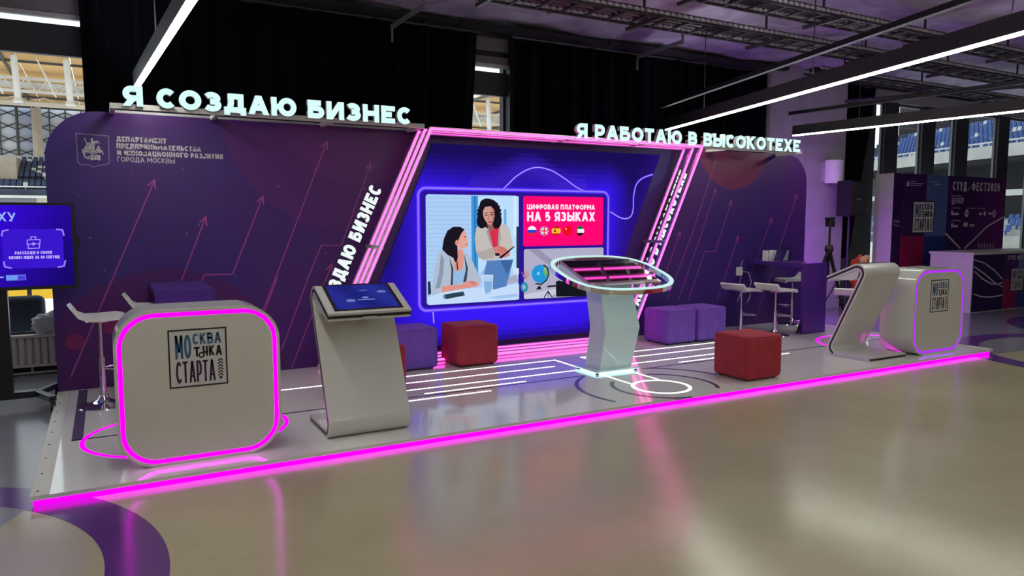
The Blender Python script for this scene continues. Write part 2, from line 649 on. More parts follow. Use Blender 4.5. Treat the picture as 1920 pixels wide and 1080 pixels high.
GL = {
    'А': (.82, [[(0, 0), (.5, 1)], [(1, 0), (.5, 1)], [(.2, .28), (.8, .28)]]),
    'Б': (.72, [[(.95, 1), (0, 1), (0, 0), (.6, 0)] + arc(.6, .29, .4, .29, -90, 90) + [(0, .58)]]),
    'В': (.7, [[(.5, 1), (0, 1), (0, 0), (.6, 0)] + arc(.6, .27, .4, .27, -90, 90) + [(0, .54)], [(0, 1), (.52, 1)] + arc(.55, .77, .36, .23, 90, -90) + [(0, .54)]]),
    'Г': (.58, [[(1, 1), (0, 1), (0, 0)]]),
    'Д': (.86, [[(.14, 0), (.26, .5), (.26, 1), (.86, 1), (.86, 0)], [(0, -.16), (0, .02), (1, .02), (1, -.16)]]),
    'Е': (.66, [[(1, 0), (0, 0), (0, 1), (1, 1)], [(0, .51), (.9, .51)]]),
    'Ж': (1.05, [[(.5, 0), (.5, 1)], [(0, 0), (.42, .52)], [(0, 1), (.42, .48)], [(1, 0), (.58, .52)], [(1, 1), (.58, .48)]]),
    'З': (.66, [arc(.42, .75, .5, .25, 150, -90) + [(.3, .5)], [(.3, .53)] + arc(.42, .27, .58, .27, 90, -150)]),
    'И': (.78, [[(0, 0), (0, 1)], [(1, 0), (1, 1)], [(0.02, 0), (.98, 1)]]),
    'Й': (.74, [[(0, 0), (0, 1)], [(1, 0), (1, 1)], [(0.02, 0), (.98, 1)], [(.3, 1.22), (.5, 1.15), (.7, 1.22)]]),
    'К': (.72, [[(0, 0), (0, 1)], [(0, .45), (.98, 1)], [(.3, .55), (1, 0)]]),
    'Л': (.78, [[(0, 0), (.2, .2), (.28, 1), (1, 1), (1, 0)]]),
    'М': (.92, [[(0, 0), (0, 1)], [(1, 0), (1, 1)], [(0, 1), (.5, .25)], [(1, 1), (.5, .25)]]),
    'Н': (.76, [[(0, 0), (0, 1)], [(1, 0), (1, 1)], [(0, .5), (1, .5)]]),
    'О': (.82, [('c', arc(.5, .5, .5, .5, 0, 345, 24))]),
    'П': (.72, [[(0, 0), (0, 1), (1, 1), (1, 0)]]),
    'Р': (.66, [[(0, 0), (0, 1), (.55, 1)] + arc(.58, .67, .42, .33, 90, -90) + [(0, .34)]]),
    'С': (.72, [arc(.52, .5, .52, .5, 42, 318, 20)]),
    'Т': (.66, [[(0, 1), (1, 1)], [(.5, 1), (.5, 0)]]),
    'У': (.74, [[(0, 1), (.52, .33)], [(1, 1), (.5, .2), (.38, 0), (.1, 0)]]),
    'Ф': (.96, [('c', arc(.5, .52, .5, .33, 0, 345, 24)), [(.5, 0), (.5, 1)]]),
    'Х': (.76, [[(0, 0), (1, 1)], [(1, 0), (0, 1)]]),
    'Ц': (.78, [[(0, 1), (0, 0), (1, 0), (1, -.18)], [(.86, 0), (.86, 1)]]),
    'Ч': (.68, [[(0, 1), (0, .6), (.12, .42), (.4, .36), (1, .42)], [(1, 0), (1, 1)]]),
    'Ы': (.94, [[(0, 1), (0, 0), (.36, 0)] + arc(.4, .29, .28, .29, -90, 90) + [(0, .58)], [(1, 0), (1, 1)]]),
    'Ь': (.66, [[(0, 1), (0, 0), (.55, 0)] + arc(.58, .29, .42, .29, -90, 90) + [(0, .58)]]),
    'Э': (.74, [arc(.45, .5, .55, .5, 140, -140, 20), [(.3, .5), (.98, .5)]]),
    'Ю': (1.05, [[(0, 0), (0, 1)], [(0, .5), (.34, .5)], ('c', arc(.67, .5, .33, .5, 0, 345, 24))]),
    'Я': (.7, [[(1, 0), (1, 1), (.45, 1)] + arc(.42, .68, .42, .32, 90, 270) + [(1, .36)], [(.5, .36), (0, 0)]]),
    '0': (.68, [('c', arc(.5, .5, .5, .5, 0, 345, 24))]),
    '2': (.62, [arc(.46, .72, .5, .28, 160, -25) + [(0, 0), (1, 0)]]),
    '5': (.62, [[(.95, 1), (.12, 1), (.06, .52)] + arc(.45, .31, .55, .31, 80, -140)]),
    '6': (.66, [('c', arc(.5, .31, .5, .31, 0, 345, 24)), [(.75, 1), (.1, .45)]]),
    'X': (.76, [[(0, 0), (1, 1)], [(1, 0), (0, 1)]]),
    'Y': (.74, [[(0, 1), (.5, .45)], [(1, 1), (.4, 0)]]),
    '-': (.4, [[(0, .45), (1, .45)]]),
    '.': (.14, [[(.5, 0), (.5, .14)]]),
}


def glyph(mb, ch, x, z, w, h, t, d0, d1, fm, flat=False):
    def mp(p):
        return (x + t / 2 + p[0] * (w - t), z + t / 2 + p[1] * (h - t))
    for st in GL[ch][1]:
        closed = isinstance(st, tuple)
        raw = st[1] if closed else st
        if len(raw) == 2 and not closed and abs(raw[0][0] - raw[1][0]) > .01 and abs(raw[0][1] - raw[1][1]) > .01:
            # diagonal stroke with level cut ends
            a, b = raw if raw[0][1] < raw[1][1] else (raw[1], raw[0])
            pa, pb = list(mp(a)), list(mp(b))
            if a[1] <= 0:
                pa[1] = z
            if b[1] >= 1:
                pb[1] = z + h
            dx, dz = pb[0] - pa[0], pb[1] - pa[1]
            hw = min(t * 0.9, t / 2 * math.hypot(dx, dz) / max(1e-6, abs(dz)))
            poly = [(pa[0] - hw, pa[1]), (pa[0] + hw, pa[1]), (pb[0] + hw, pb[1]), (pb[0] - hw, pb[1])]
            if flat:
                mb.flat(poly, fm, d1)
            else:
                mb.prism(poly, d0, d1, fm)
            continue
        pts = [mp(p) for p in raw]
        q = [pts[0]]
        for p in pts[1:]:
            if math.hypot(p[0] - q[-1][0], p[1] - q[-1][1]) > 1e-5:
                q.append(p)
        if not closed:
            for e, f in ((0, 1), (-1, -2)):
                u, v = raw[e]
                dx, dz = q[e][0] - q[f][0], q[e][1] - q[f][1]
                l = math.hypot(dx, dz)
                if (abs(dx) < 1e-4 and (v in (0, 1) or v < 0)) or (abs(dz) < 1e-4 and u in (0, 1)):
                    q[e] = (q[e][0] + dx / l * t / 2, q[e][1] + dz / l * t / 2)
        if flat:
            mb.line(q, t, fm, d1, closed)
        else:
            mb.rib(q, -t / 2, t / 2, d0, d1, fm, closed)


def text_layout(s, x0, x1, h, gap=.10):
    ws = [(.28 if c == ' ' else GL[c][0]) for c in s]
    tot = sum(ws) + gap * (len(s) - 1)
    k = (x1 - x0) / tot
    out = []
    x = x0
    for c, w in zip(s, ws):
        if c != ' ':
            out.append((c, x, w * k))
        x += (w + gap) * k
    return out


def text(mb, s, x0, x1, z, h, t, fm, d=0.0, gap=.11):
    for c, x, w in text_layout(s, x0, x1, h, gap):
        glyph(mb, c, x, z, w, h, t, 0, d, fm, flat=True)



# ================================================================== THE HALL
GREY = (60, 60, 64)
CEIL = 4.18
WB = 9.05          # window wall behind the curtains
fl = struct('floor', MB().box((-7, -8, -0.1), (27, WB + 0.2, 0)), 'floor')


def ring_poly(cx, cy, r0, r1, a0, a1, n=120):
    return [(cx + r1 * math.cos(math.radians(a0 + (a1 - a0) * i / n)), cy + r1 * math.sin(math.radians(a0 + (a1 - a0) * i / n)), cx + r0 * math.cos(math.radians(a0 + (a1 - a0) * i / n)), cy + r0 * math.sin(math.radians(a0 + (a1 - a0) * i / n))) for i in range(n + 1)]


M['floor_violet'] = pmat('violet_floor_film', (0.085, 0.02, 0.17), 0.2, noise=0.08, nscale=2)
for cx, cy, r0, r1 in ((-1.53, 3.74, 1.46, 1.73), (10.4, 3.9, 1.45, 1.75)):
    mb = MB()
    q = ring_poly(cx, cy, r0, r1, 0, 360)
    for a, b in zip(q, q[1:]):
        mb.face([(a[0], a[1], .0015), (b[0], b[1], .0015), (b[2], b[3], .0015), (a[2], a[3], .0015)])
    mb.obj('floor_ring', 'floor_violet', fl)
mb = MB()
q = ring_poly(13.2, 4.6, 1.5, 1.8, 0, 360)
for a, b in zip(q, q[1:]):
    mb.face([(a[0], a[1], .0015), (b[0], b[1], .0015), (b[2], b[3], .0015), (a[2], a[3], .0015)])
mb.obj('floor_ring', 'floor_violet', fl)

# grey zone of the floor behind the stand's front line
M['floor_grey'] = pmat('grey_epoxy_floor', (0.20, 0.20, 0.225), 0.2, noise=.12, nscale=.8)
mb = MB()
mb.face([(-7, 3.9, .0008), (-.60, 4.40, .0008), (-.43, 4.79, .0008), (-.43, 9.04, .0008), (-7, 9.04, .0008)])
mb.obj('grey_zone', 'floor_grey', fl)
mb = MB()
mb.face([(9.3, 4.72, .0008), (26.9, 4.4, .0008), (26.9, 9.04, .0008), (9.3, 9.04, .0008)])
mb.obj('grey_zone', 'floor_grey', fl)

# ceiling: slab with sagging foil quilt below
mb = MB()
nx, ny = 66, 36
hs = [[CEIL + 0.035 * (math.sin(i * 1.7 + j * 0.6) * math.sin(j * 1.3 + 0.4 * i) + random.uniform(-.5, .5)) for j in range(ny + 1)] for i in range(nx + 1)]
vs = [(-7 + 34 * i / nx, -8 + 17.2 * j / ny, hs[i][j]) for i in range(nx + 1) for j in range(ny + 1)]
mb.quads(vs, [(i * (ny + 1) + j, i * (ny + 1) + j + 1, (i + 1) * (ny + 1) + j + 1, (i + 1) * (ny + 1) + j) for i in range(nx) for j in range(ny)])
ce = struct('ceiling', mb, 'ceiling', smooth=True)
MB().box((-7.2, -8.2, CEIL + .12), (27.2, WB + .4, CEIL + .3)).obj('slab', 'dark_wall', ce)

struct('wall_left', MB().box((-7.2, -8, 0), (-7, WB + .2, CEIL + .1)), 'dark_wall')
struct('wall_right', MB().box((27, -8, 0), (27.2, WB + .2, CEIL + .1)), 'dark_wall')
struct('wall_front', MB().box((-7.2, -8.2, 0), (27.2, -8, CEIL + .1)), 'grey_wall')
mb = MB()
mb.box((-7, WB, 0), (-6, WB + .2, CEIL)).box((.5, WB, 0), (3.6, WB + .2, CEIL)).box((4.94, WB, 0), (13.0, WB + .2, CEIL))
mb.box((-6, WB, 0), (.5, WB + .2, .38)).box((3.6, WB, 0), (4.94, WB + .2, .38)).box((13.0, WB, 0), (27, WB + .2, .12))
mb.box((-6, WB, 3.9), (.5, WB + .2, CEIL)).box((3.6, WB, 3.9), (4.94, WB + .2, CEIL)).box((13.0, WB, 3.86), (27, WB + .2, CEIL))
wb = struct('wall_back', mb, 'dark_wall')
MB().box((12.4, WB - .03, 3.86), (27, WB, 4.08)).obj('lintel', 'grey_wall', wb)


def window(n, x0, x1, z0, z1, frame='mullion', mid=()):
    w = MB()
    w.box((x0, WB + .04, z0), (x0 + .03, WB + .08, z1)).box((x1 - .03, WB + .04, z0), (x1, WB + .08, z1))
    w.box((x0 + .03, WB + .04, z0), (x1 - .03, WB + .08, z0 + .05)).box((x0 + .03, WB + .04, z1 - .05), (x1 - .03, WB + .08, z1))
    for m in mid:
        w.box((m - .03, WB + .04, z0 + .05), (m + .03, WB + .08, z1 - .05))
    o = struct('window_%d' % n, w, frame)
    MB().box((x0 + .03, WB + .058, z0 + .05), (x1 - .03, WB + .062, z1 - .05)).obj('pane', 'glass', o)
    return o


w1 = window(1, -6, .5, .38, 3.9, mid=(-3.9, -1.9))
MB().box((-6, WB - .02, 3.29), (.5, WB + .06, 3.6)).obj('transom', 'mullion', w1)
MB().box((-6, WB - .05, 3.70), (.5, WB - .02, 4.0)).obj('roller_blind', 'blind', w1)
MB().box((-6, WB - .07, 3.655), (.5, WB - .01, 3.70)).obj('blind_bar', 'alu_matt', w1)
w2 = window(2, 3.6, 4.94, .38, 3.9)
MB().box((3.6, WB - .02, 3.29), (4.94, WB + .06, 3.6)).obj('transom', 'mullion', w2)
MB().box((3.6, WB - .05, 3.70), (4.94, WB - .02, 4.05)).obj('roller_blind', 'blind', w2)
MB().box((3.6, WB - .07, 3.655), (4.94, WB - .01, 3.70)).obj('blind_bar', 'alu_matt', w2)
MB().box((3.6, WB - .056, 3.80), (4.94, WB - .05, 3.87)).color((120, 104, 84)).obj('blind_stripe', 'print', w2)
struct('trim_1', MB().box((4.94, WB - .1, 0), (5.12, WB, 3.7)), 'mullion')
piers = [(13.26, 13.68), (14.46, 14.90), (15.62, 16.08), (17.22, 17.65), (18.6, 19.05), (20.2, 20.6), (22, 22.4)]
xs = 13.0
for i, (a, b) in enumerate(piers):
    struct('trim_%d' % (i + 2), MB().box((a, WB - .02, 0), (b, WB + .1, 3.86)), 'mullion')
    window(3 + i, xs, a, .12, 3.86, 'frame_grey')
    xs = b
window(3 + len(piers), xs, 27, .12, 3.86, 'frame_grey')

# curtains: hung in folds


def curtain(label, xa, xb, xa2, xb2, y, z0, z1, seed):
    rnd = random.Random(seed)
    mb = MB()
    n = max(12, int((xb - xa) / .045))
    nz = 8
    ph = [rnd.uniform(0, 6) for _ in range(3)]
    vs = []
    for j in range(nz + 1):
        t = j / nz
        for i in range(n + 1):
            u = i / n
            x = (xa + (xb - xa) * u) * t + (xa2 + (xb2 - xa2) * u) * (1 - t)
            k = 2 * PI * (xb - xa) * u
            yy = y + .05 * math.sin(k * 3.1 + ph[0]) + .025 * math.sin(k * 7.3 + ph[1] + t) + .02 * math.sin(k * 1.3 + ph[2])
            vs.append((x, yy, z0 + (z1 - z0) * t))
    w = n + 1
    fs = [(j * w + i, j * w + i + 1, (j + 1) * w + i + 1, (j + 1) * w + i) for j in range(nz) for i in range(n)]
    mb.quads(vs, fs)
    mb.quads([(a, b + .012, c) for a, b, c in vs], [tuple(reversed(f)) for f in fs])
    t = thing('curtain', label, 'curtain', ((xa2 + xb2) / 2, y, 0))
    mb.obj('cloth', 'velvet', t, smooth=True)
    r = MB().tube([(xa - .05, y, z1 + .03), (xb + .05, y, z1 + .03)], .025, 8)
    for i in range(int((xb - xa) / .9) + 2):
        x = xa + (xb - xa) * i / (int((xb - xa) / .9) + 1)
        r.bar((x, y, z1 + .03), (x, y, CEIL + .02), .02)
    r.obj('rail', 'darkmetal', t)
    return t


curtain('tall black curtain hanging behind the left lit sign, beside the lattice windows', -.13, 4.37, -.10, 4.12, 8.82, .02, 4.02, 1)
curtain('tall black curtain hanging between the narrow window gap and the violet column', 4.95, 9.72, 4.93, 9.72, 8.82, .02, 4.02, 2)
curtain('narrow black curtain gathered aside right of the violet column, above the tripod', 11.72, 12.62, 11.72, 11.98, 8.82, .9, 4.02, 3)

t = thing('dark_panel', 'dark glossy panel standing below the narrow gathered curtain', 'panel', (11.95, 8.86, 0))
MB().box((11.72, 8.84, .01), (12.02, 8.88, 1.78)).obj('panel_sheet', 'blackgloss', t)
MB().box((12.02, 8.83, .01), (12.05, 8.89, 1.80)).obj('panel_edge', 'frame_grey', t)

# column with pilaster and the violet light behind the stand
cb = MB().box((9.76, 8.72, 0), (11.7, WB, CEIL)).obj('column', 'grey_wall')
cb['label'] = 'broad pale column washed with violet light at the right end of the stand'
cb['category'] = 'column'
pieces(MB().box((10.26, 8.69, 0), (10.295, 8.72, CEIL)).box((10.30, 8.68, 0), (10.36, 8.72, CEIL)).box((10.44, 8.685, 0), (10.50, 8.72, CEIL)).box((10.58, 8.685, 0), (10.64, 8.72, CEIL)), 'pipe_casing', 'grey_wall', cb)
sc = thing('wall_lamp', 'half round wall lamp on the violet column above the black loudspeaker', 'lamp', (11.28, 8.7, 2.45))
MB().box((11.1, 8.66, 2.26), (11.46, 8.72, 2.62)).obj('back_plate', 'grey_wall', sc)
mb = MB()
poly = [(11.28 + .18 * math.cos(a), 8.66 - .2 * math.sin(a)) for a in [PI * i / 12 for i in range(13)]]
mb.prism(poly, 2.24, 2.64, lambda u, v, d: (u, v, d))
mb.obj('lamp_shade', 'seat_white', sc, smooth=True)

# ------------------------------------------------------------------ ceiling services
def linear_lamp(p, q, label, rail=True, wires=3, upl='uplight_dim'):
    p, q = Vector(p), Vector(q)
    c = (p + q) / 2
    t = thing('linear_lamp', label, 'lamp', c)
    d = (q - p).normalized()
    n = Vector((-d.y, d.x, 0)) * .027
    h = MB().bar(p + Vector((0, 0, .06)), q + Vector((0, 0, .06)), .06, .10)
    for s_ in (-1, 1):
        h.bar(p + n * s_ + Vector((0, 0, .13)), q + n * s_ + Vector((0, 0, .13)), .006, .04)
    h.obj('housing', 'darkmetal', t)
    MB().bar(p, q, .040, .014).obj('diffuser', 'lamp', t)
    MB().bar(p + Vector((0, 0, .113)), q + Vector((0, 0, .113)), .046, .006).obj('added_uplight', upl, t)  # added glowing strip, lights the ceiling only
    if rail:
        MB().bar(p + Vector((-.10, 0, .33)), q + Vector((-.10, 0, .33)), .06, .05).obj('busbar', 'black', t)
    w = MB()
    for i in range(wires):
        k = p.lerp(q, (i + .5) / wires)
        w.tube([k + Vector((0, 0, .14)), (k.x, k.y, CEIL)], .006, 5) if False else w.tube([k + Vector((0, 0, .14)), Vector((k.x, k.y, CEIL + .02))], .006, 5)
    pieces(w, 'hanging_wire', 'darkmetal', t)
    return t


linear_lamp((.86, -1.6, 2.9), (.34, 8.25, 2.9), 'bright linear lamp running from the top left edge down to the left lit sign', rail=False, upl='uplight_strong')
linear_lamp((4.80, -.3, 2.9), (7.215, 8.36, 2.9), 'long bright linear lamp slanting from the right edge to the right lit sign', wires=4, upl='uplight')
linear_lamp((10.0, 1.6, 2.9), (9.42, 7.95, 2.9), 'lower bright linear lamp at far right beside the violet column')
LG = 'added fill lamps over the hall behind the camera'  # unseen lamps below are added to fill the hall with light
linear_lamp((-3.2, -1.6, 2.9), (-3.7, 5.0, 2.9), 'added linear fill lamp over the open floor left of the stand', rail=False, wires=2)
linear_lamp((3.4, -6.8, 2.9), (3.2, -.8, 2.9), 'added linear fill lamp over the open floor behind the viewer', rail=False, wires=2)
linear_lamp((7.4, -6.5, 2.9), (7.6, -.4, 2.9), 'second added fill lamp over the open floor behind the viewer, further right', rail=False, wires=2)
linear_lamp((11.6, -6.5, 2.9), (11.4, -.4, 2.9), 'third added fill lamp over the open floor behind the viewer, far right', rail=False, wires=2)


def tray(y, z, x0, x1, w, label):
    t = thing('cable_tray', label, 'cable tray', ((x0 + x1) / 2, y, z))
    for s in (0, 1):
        yy = y + w * s
        MB().box((x0, yy - .012, z), (x1, yy + .012, z + .028)).box((x0, yy - .012, z + .062), (x1, yy + .012, z + .075)).obj('side_rail', 'darkmetal', t)
        m = MB()
        x = x0
        while x < x1:
            m.box((x, yy - .014, z + .028), (x + .045, yy + .014, z + .062))
            x += .085
        o = m.obj('rail_perforation', 'alu_matt', t)
        o['kind'] = 'stuff'
    m = MB()
    x = x0 + .1
    while x < x1:
        m.box((x, y, z), (x + .03, y + w, z + .015))
        x += .3
    o = m.obj('rung', 'darkmetal', t)
    o['kind'] = 'stuff'
    pieces(MB().tube([(x0, y + w * .35, z + .05), (x1, y + w * .4, z + .05)], .035, 8).tube([(x0, y + w * .6, z + .05), (x1, y + w * .62, z + .05)], .03, 8), 'cable_bundle', 'black', t)
    h = MB()
    x = x0 + .7
    while x < x1:
        h.bar((x, y + w / 2, z), (x, y + w / 2, CEIL + .03), .02)
        h.box((x - .02, y - .1, z - .04), (x + .02, y + w + .1, z))
        x += 1.9
    pieces(h, 'hanger', 'darkmetal', t)
    return t


tray(6.33, 3.78, -3, 26, .42, 'wide cable tray with perforated rails running along the ceiling over the stand')
tray(5.55, 3.84, -3, 26, .34, 'second cable tray nearer the viewer, with cables, along the ceiling')
tray(7.15, 3.70, 9, 26, .3, 'narrow cable tray along the dark ceiling at the right, above the booth')
for i, (px, py, px2, py2) in enumerate(((735, 50, 793, 12), (1195, 107, 1280, 78), (1028, 23, 1077, 2))):
    a, b = at(px, py, 'z', 3.9), at(px2, py2, 'z', 3.9)
    t = thing('ceiling_bracket', ['angled steel bracket under the foil ceiling left of the narrow window gap', 'angled steel bracket under the foil ceiling right of the narrow window gap', 'short steel bracket crossing the cable tray near the top centre'][i], 'bracket', a)
    MB().bar(a, b, .04, .04).obj('arm', 'frame_grey', t)
    pieces(MB().bar(b, (b.x, b.y, CEIL + .03), .025).bar(a, (a.x, a.y, a.z - .18 if i < 2 else CEIL), .02), 'drop_rod', 'frame_grey', t)
t = thing('ventilation_duct', 'black flat duct along the ceiling edge above the curtains', 'duct', (4, 8.55, 3.98))
mb = MB()
for i in range(24):
    x = -1 + i * .46
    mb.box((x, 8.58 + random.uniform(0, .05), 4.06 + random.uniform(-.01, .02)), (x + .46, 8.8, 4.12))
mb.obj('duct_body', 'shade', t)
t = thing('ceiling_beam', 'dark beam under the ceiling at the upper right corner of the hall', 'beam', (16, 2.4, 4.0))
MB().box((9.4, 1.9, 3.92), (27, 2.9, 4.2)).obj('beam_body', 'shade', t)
t = thing('sprinkler_pipe', 'thin dark pipe under the ceiling at the far right', 'pipe', (14, 6.0, 3.4))
MB().tube([(11.2, 8.4, 3.62), (13.2, 4.2, 3.62), (15.5, 1.0, 3.62)], .03, 8).obj('pipe_run', 'darkmetal', t)
pieces(MB().bar((12.4, 5.9, 3.62), (12.4, 5.9, CEIL + .03), .015).bar((13.6, 3.6, 3.62), (13.6, 3.6, CEIL + .03), .015), 'hanger', 'darkmetal', t)

# radiators, armchair and bag by the left window
rd = thing('radiator', 'cream panel radiator under the left window beside the mobile screen', 'radiator', (-.9, WB - .12, .0))
mb = MB()
x = -1.55
while x < .1:
    mb.rbox((x, WB - .17, .10), (x + .052, WB - .08, .40), .012, 1)
    x += .066
pieces(mb, 'fin', 'rad', rd)
MB().box((-1.56, WB - .135, .10), (.11, WB - .115, .40)).obj('back_plate', 'rad', rd)
pieces(MB().box((-1.57, WB - .18, .395), (.12, WB - .07, .42)).box((-1.57, WB - .175, .09), (.12, WB - .075, .115)), 'rail', 'rad', rd)
pieces(MB().tube([(-.72, WB - .12, .09), (-.72, WB - .12, .03)], .012, 8).tube([(-1.5, WB - .12, .02), (.1, WB - .12, .02)], .012, 8), 'pipe', 'rad', rd)
ac = thing('stadium_armchair', 'navy padded seat beyond the glass above the radiator', 'chair', (-.75, WB + .75, .0))
MB().rbox((-1.15, WB + .55, .30), (-.62, WB + .7, .76), .07, 4).obj('backrest', 'navy', ac, smooth=True)
MB().rbox((-1.15, WB + .65, .22), (-.62, WB + 1.1, .36), .05, 3).obj('seat', 'navy', ac, smooth=True)
MB().bar((-.88, WB + .85, 0), (-.88, WB + .85, .25), .08).obj('foot', 'black', ac)
pb = MB()
bm = bmesh.new()
bmesh.ops.create_icosphere(bm, subdivisions=4, radius=1)
for v in bm.verts:
    k = 1 + .16 * math.sin(v.co.x * 9 + v.co.y * 5) * math.sin(v.co.z * 8 + 1) + random.uniform(-.03, .03)
    v.co = Vector((-.56 + v.co.x * .14 * k, WB - .105 + v.co.y * .07, .52 + v.co.z * .11 * k + (0.1 * max(0, v.co.x) * max(0, v.co.z))))
pb.addbm(bm)
bg_ = tag(pb.obj('plastic_bag', 'bag'), 'crumpled white plastic bag lying on the radiator by the left window', 'bag')
bd = thing('pitch_board', 'bright yellow board glowing outside the left window below the screen', 'board', (-1.1, 11.5, 0))
MB().box((-2.6, 11.5, .55), (.4, 11.56, 1.0)).obj('board', emat('yellow_lit_board', lin((250, 205, 70)), 1.0), bd)
pieces(MB().box((-1.98, 11.46, .5), (-1.9, 11.5, 1.02)).box((-.93, 11.46, .5), (-.88, 11.5, 1.02)).box((-1.9, 11.5, 0), (-1.84, 11.56, .55)).box((-.3, 11.5, 0), (-.24, 11.56, .55)), 'post', 'darkmetal', bd)

# ------------------------------------------------------------------ the stadium beyond the glass
st = thing('stadium_roof', 'tan stadium roof with pale truss and posts seen through the windows', 'roof', (20, 90, 15.5))
panel = None
for x0, n in ((-14, 7), (38, 7)):
    for i in range(n):
        for j in range(5):
            if panel is None:
                panel = MB().box((-1.96, -3.95, 0), (1.96, 3.95, .12)).obj('roof_panel', 'gold', st, world=False)
                o = panel
            else:
                o = panel.copy()
                COL.objects.link(o)
            o.location = (x0 + 4 * i - 20 + 2, 74 + 8 * j - 90, random.uniform(0, .06))
mb = MB()
for a, b in ((-14, 14), (38, 66)):
    for y in (78, 90, 100, 109):
        mb.bar((a, y, 15.38), (b, y, 15.38), .14, .2)
    for k in range(5):
        mb.bar((a + 7 * k, 71, 15.38), (a + 7 * k, 110, 15.38), .2, .2)
pieces(mb, 'roof_rib', 'lattice', st)
for a, b in ((-14, 14), (38, 66)):
    mb = MB().bar((a, 84, 14.9), (b, 84, 14.9), .25).bar((a, 84, 13.7), (b, 84, 13.7), .25).box((a, 84.2, 14.0), (b, 84.3, 14.6))
    x = a
    while x < b:
        mb.bar((x, 84, 13.7), (x + .9, 84, 14.9), .1).bar((x + .9, 84, 14.9), (x + 1.8, 84, 13.7), .1)
        x += 1.8
    mb.obj('truss', 'truss', st)
    mb = MB().bar((a, 76, 11.5), (b, 76, 11.5), .25, .35)
    x = a
    while x < b:
        mb.tube([(x, 76, 11.7), (x + 1.1, 76, 12.05), (x + 2.2, 76, 11.7)], .06, 5)
        x += 2.2
    mb.obj('eave_beam', 'concrete', st)
for px in (-30, 28, 126, 915):
    p = at(px, 150, 'y', 76)
    MB().tube([(p.x, 76, 15.5), (p.x + .15, 76, 11.8)], .26, 10).lathe([(.25, 0), (.5, -.4), (.2, -.5)], (p.x + .15, 76, 12.0), 10).obj('post', 'truss', st)
    MB().bar((p.x - 2.2, 76, 15.4), (p.x - .9, 76, 12.2), .12).obj('tie_rod', 'truss', st)

fa = thing('stadium_facade', 'glazed facade with dark triangular lattice across the stadium', 'facade', (20, 111, 8))
pieces(MB().box((-16, 111, 6), (16, 111.2, 16.5)).box((36, 111, 6), (68, 111.2, 16.5)), 'glazing', 'facade', fa)
mb = MB()
for a, b in ((-16, 16), (36, 68)):
    x = a
    while x < b:
        mb.bar((x, 110.8, 8), (x, 110.8, 15.6), .16)
        x += 1.75
    z = 8.0
    k = 0
    while z < 15:
        x = a
        while x < b:
            mb.bar((x, 110.75, z), (x + 1.75, 110.75, z + .8), .14).bar((x, 110.75, z + .8), (x + 1.75, 110.75, z), .14)
            x += 1.75
        z += 1.6
mb.obj('lattice', 'lattice', fa, kind='stuff')
for px, w, m in ((70, .55, 'concrete'), (33, .16, 'lattice'), (905, .55, 'concrete'), (878, .2, 'lattice'), (945, .2, 'lattice')):
    p = at(px, 250, 'y', 109)
    MB().tube([(p.x, 109, 5), (p.x, 109, 15.5)], w, 12).obj('column', m, fa)

# far stand through the left windows
ls = thing('far_stand', 'far spectator stand with rows of navy seats behind the left windows', 'stand', (-4, 97, 5))
mb = MB()
for i in range(9):
    mb.box((-16, 97 + .8 * i, 5.4), (6, 97.8 + .8 * i, 6.1 + .30 * i))
mb.box((-16, 93.4, 4.2), (6, 96, 4.85)).box((-16, 94.6, 4.2), (6, 96, 5.2))
mb.obj('steps', 'stand', ls)
pieces(MB().box((-16, 92.8, 5.0), (6, 92.9, 5.12)).box((-16, 92.8, 3.9), (6, 93, 4.15)).box((-16, 105, 8.9), (6, 105.2, 9.15)), 'rail', 'truss', ls)
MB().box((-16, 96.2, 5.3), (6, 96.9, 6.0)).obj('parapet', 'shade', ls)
MB().box((-16, 93.2, .5), (-6.2, 93.4, 3.9)).obj('grey_box', 'frame_grey', ls)  # dark grey box beside the tan wall
MB().box((-6.2, 93.2, .5), (6, 93.4, 3.9)).obj('tan_wall', 'concrete', ls)
p = at(10, 318, 'y', 96.5)
MB().box((p.x - .9, 96.9, 6.0), (p.x + 1.0, 104, 8.4)).obj('stair_block', 'concrete', ls)


def seat_mesh(mat):
    m = MB()
    m.box((-.22, -.2, .28), (.22, .2, .34))
    m.hexa([(-.22, .16, .34), (.22, .16, .34), (.22, .22, .34), (-.22, .22, .34)], [(-.21, .24, .74), (.21, .24, .74), (.21, .28, .74), (-.21, .28, .74)])
    m.box((-.05, 0, 0), (.05, .1, .28))
    return m.obj('stadium_chair', mat)


navy = seat_mesh('seat_navy')
pale_l = seat_mesh('seat_pale')
first = {}


def put_seat(src, key, loc, rz, label, group):
    if src.name in first:
        o = src.copy()
        COL.objects.link(o)
    else:
        o = src
        first[src.name] = 1
    o.location = loc
    o.rotation_euler = (0, 0, rz)
    tag(o, label, 'seat', group)


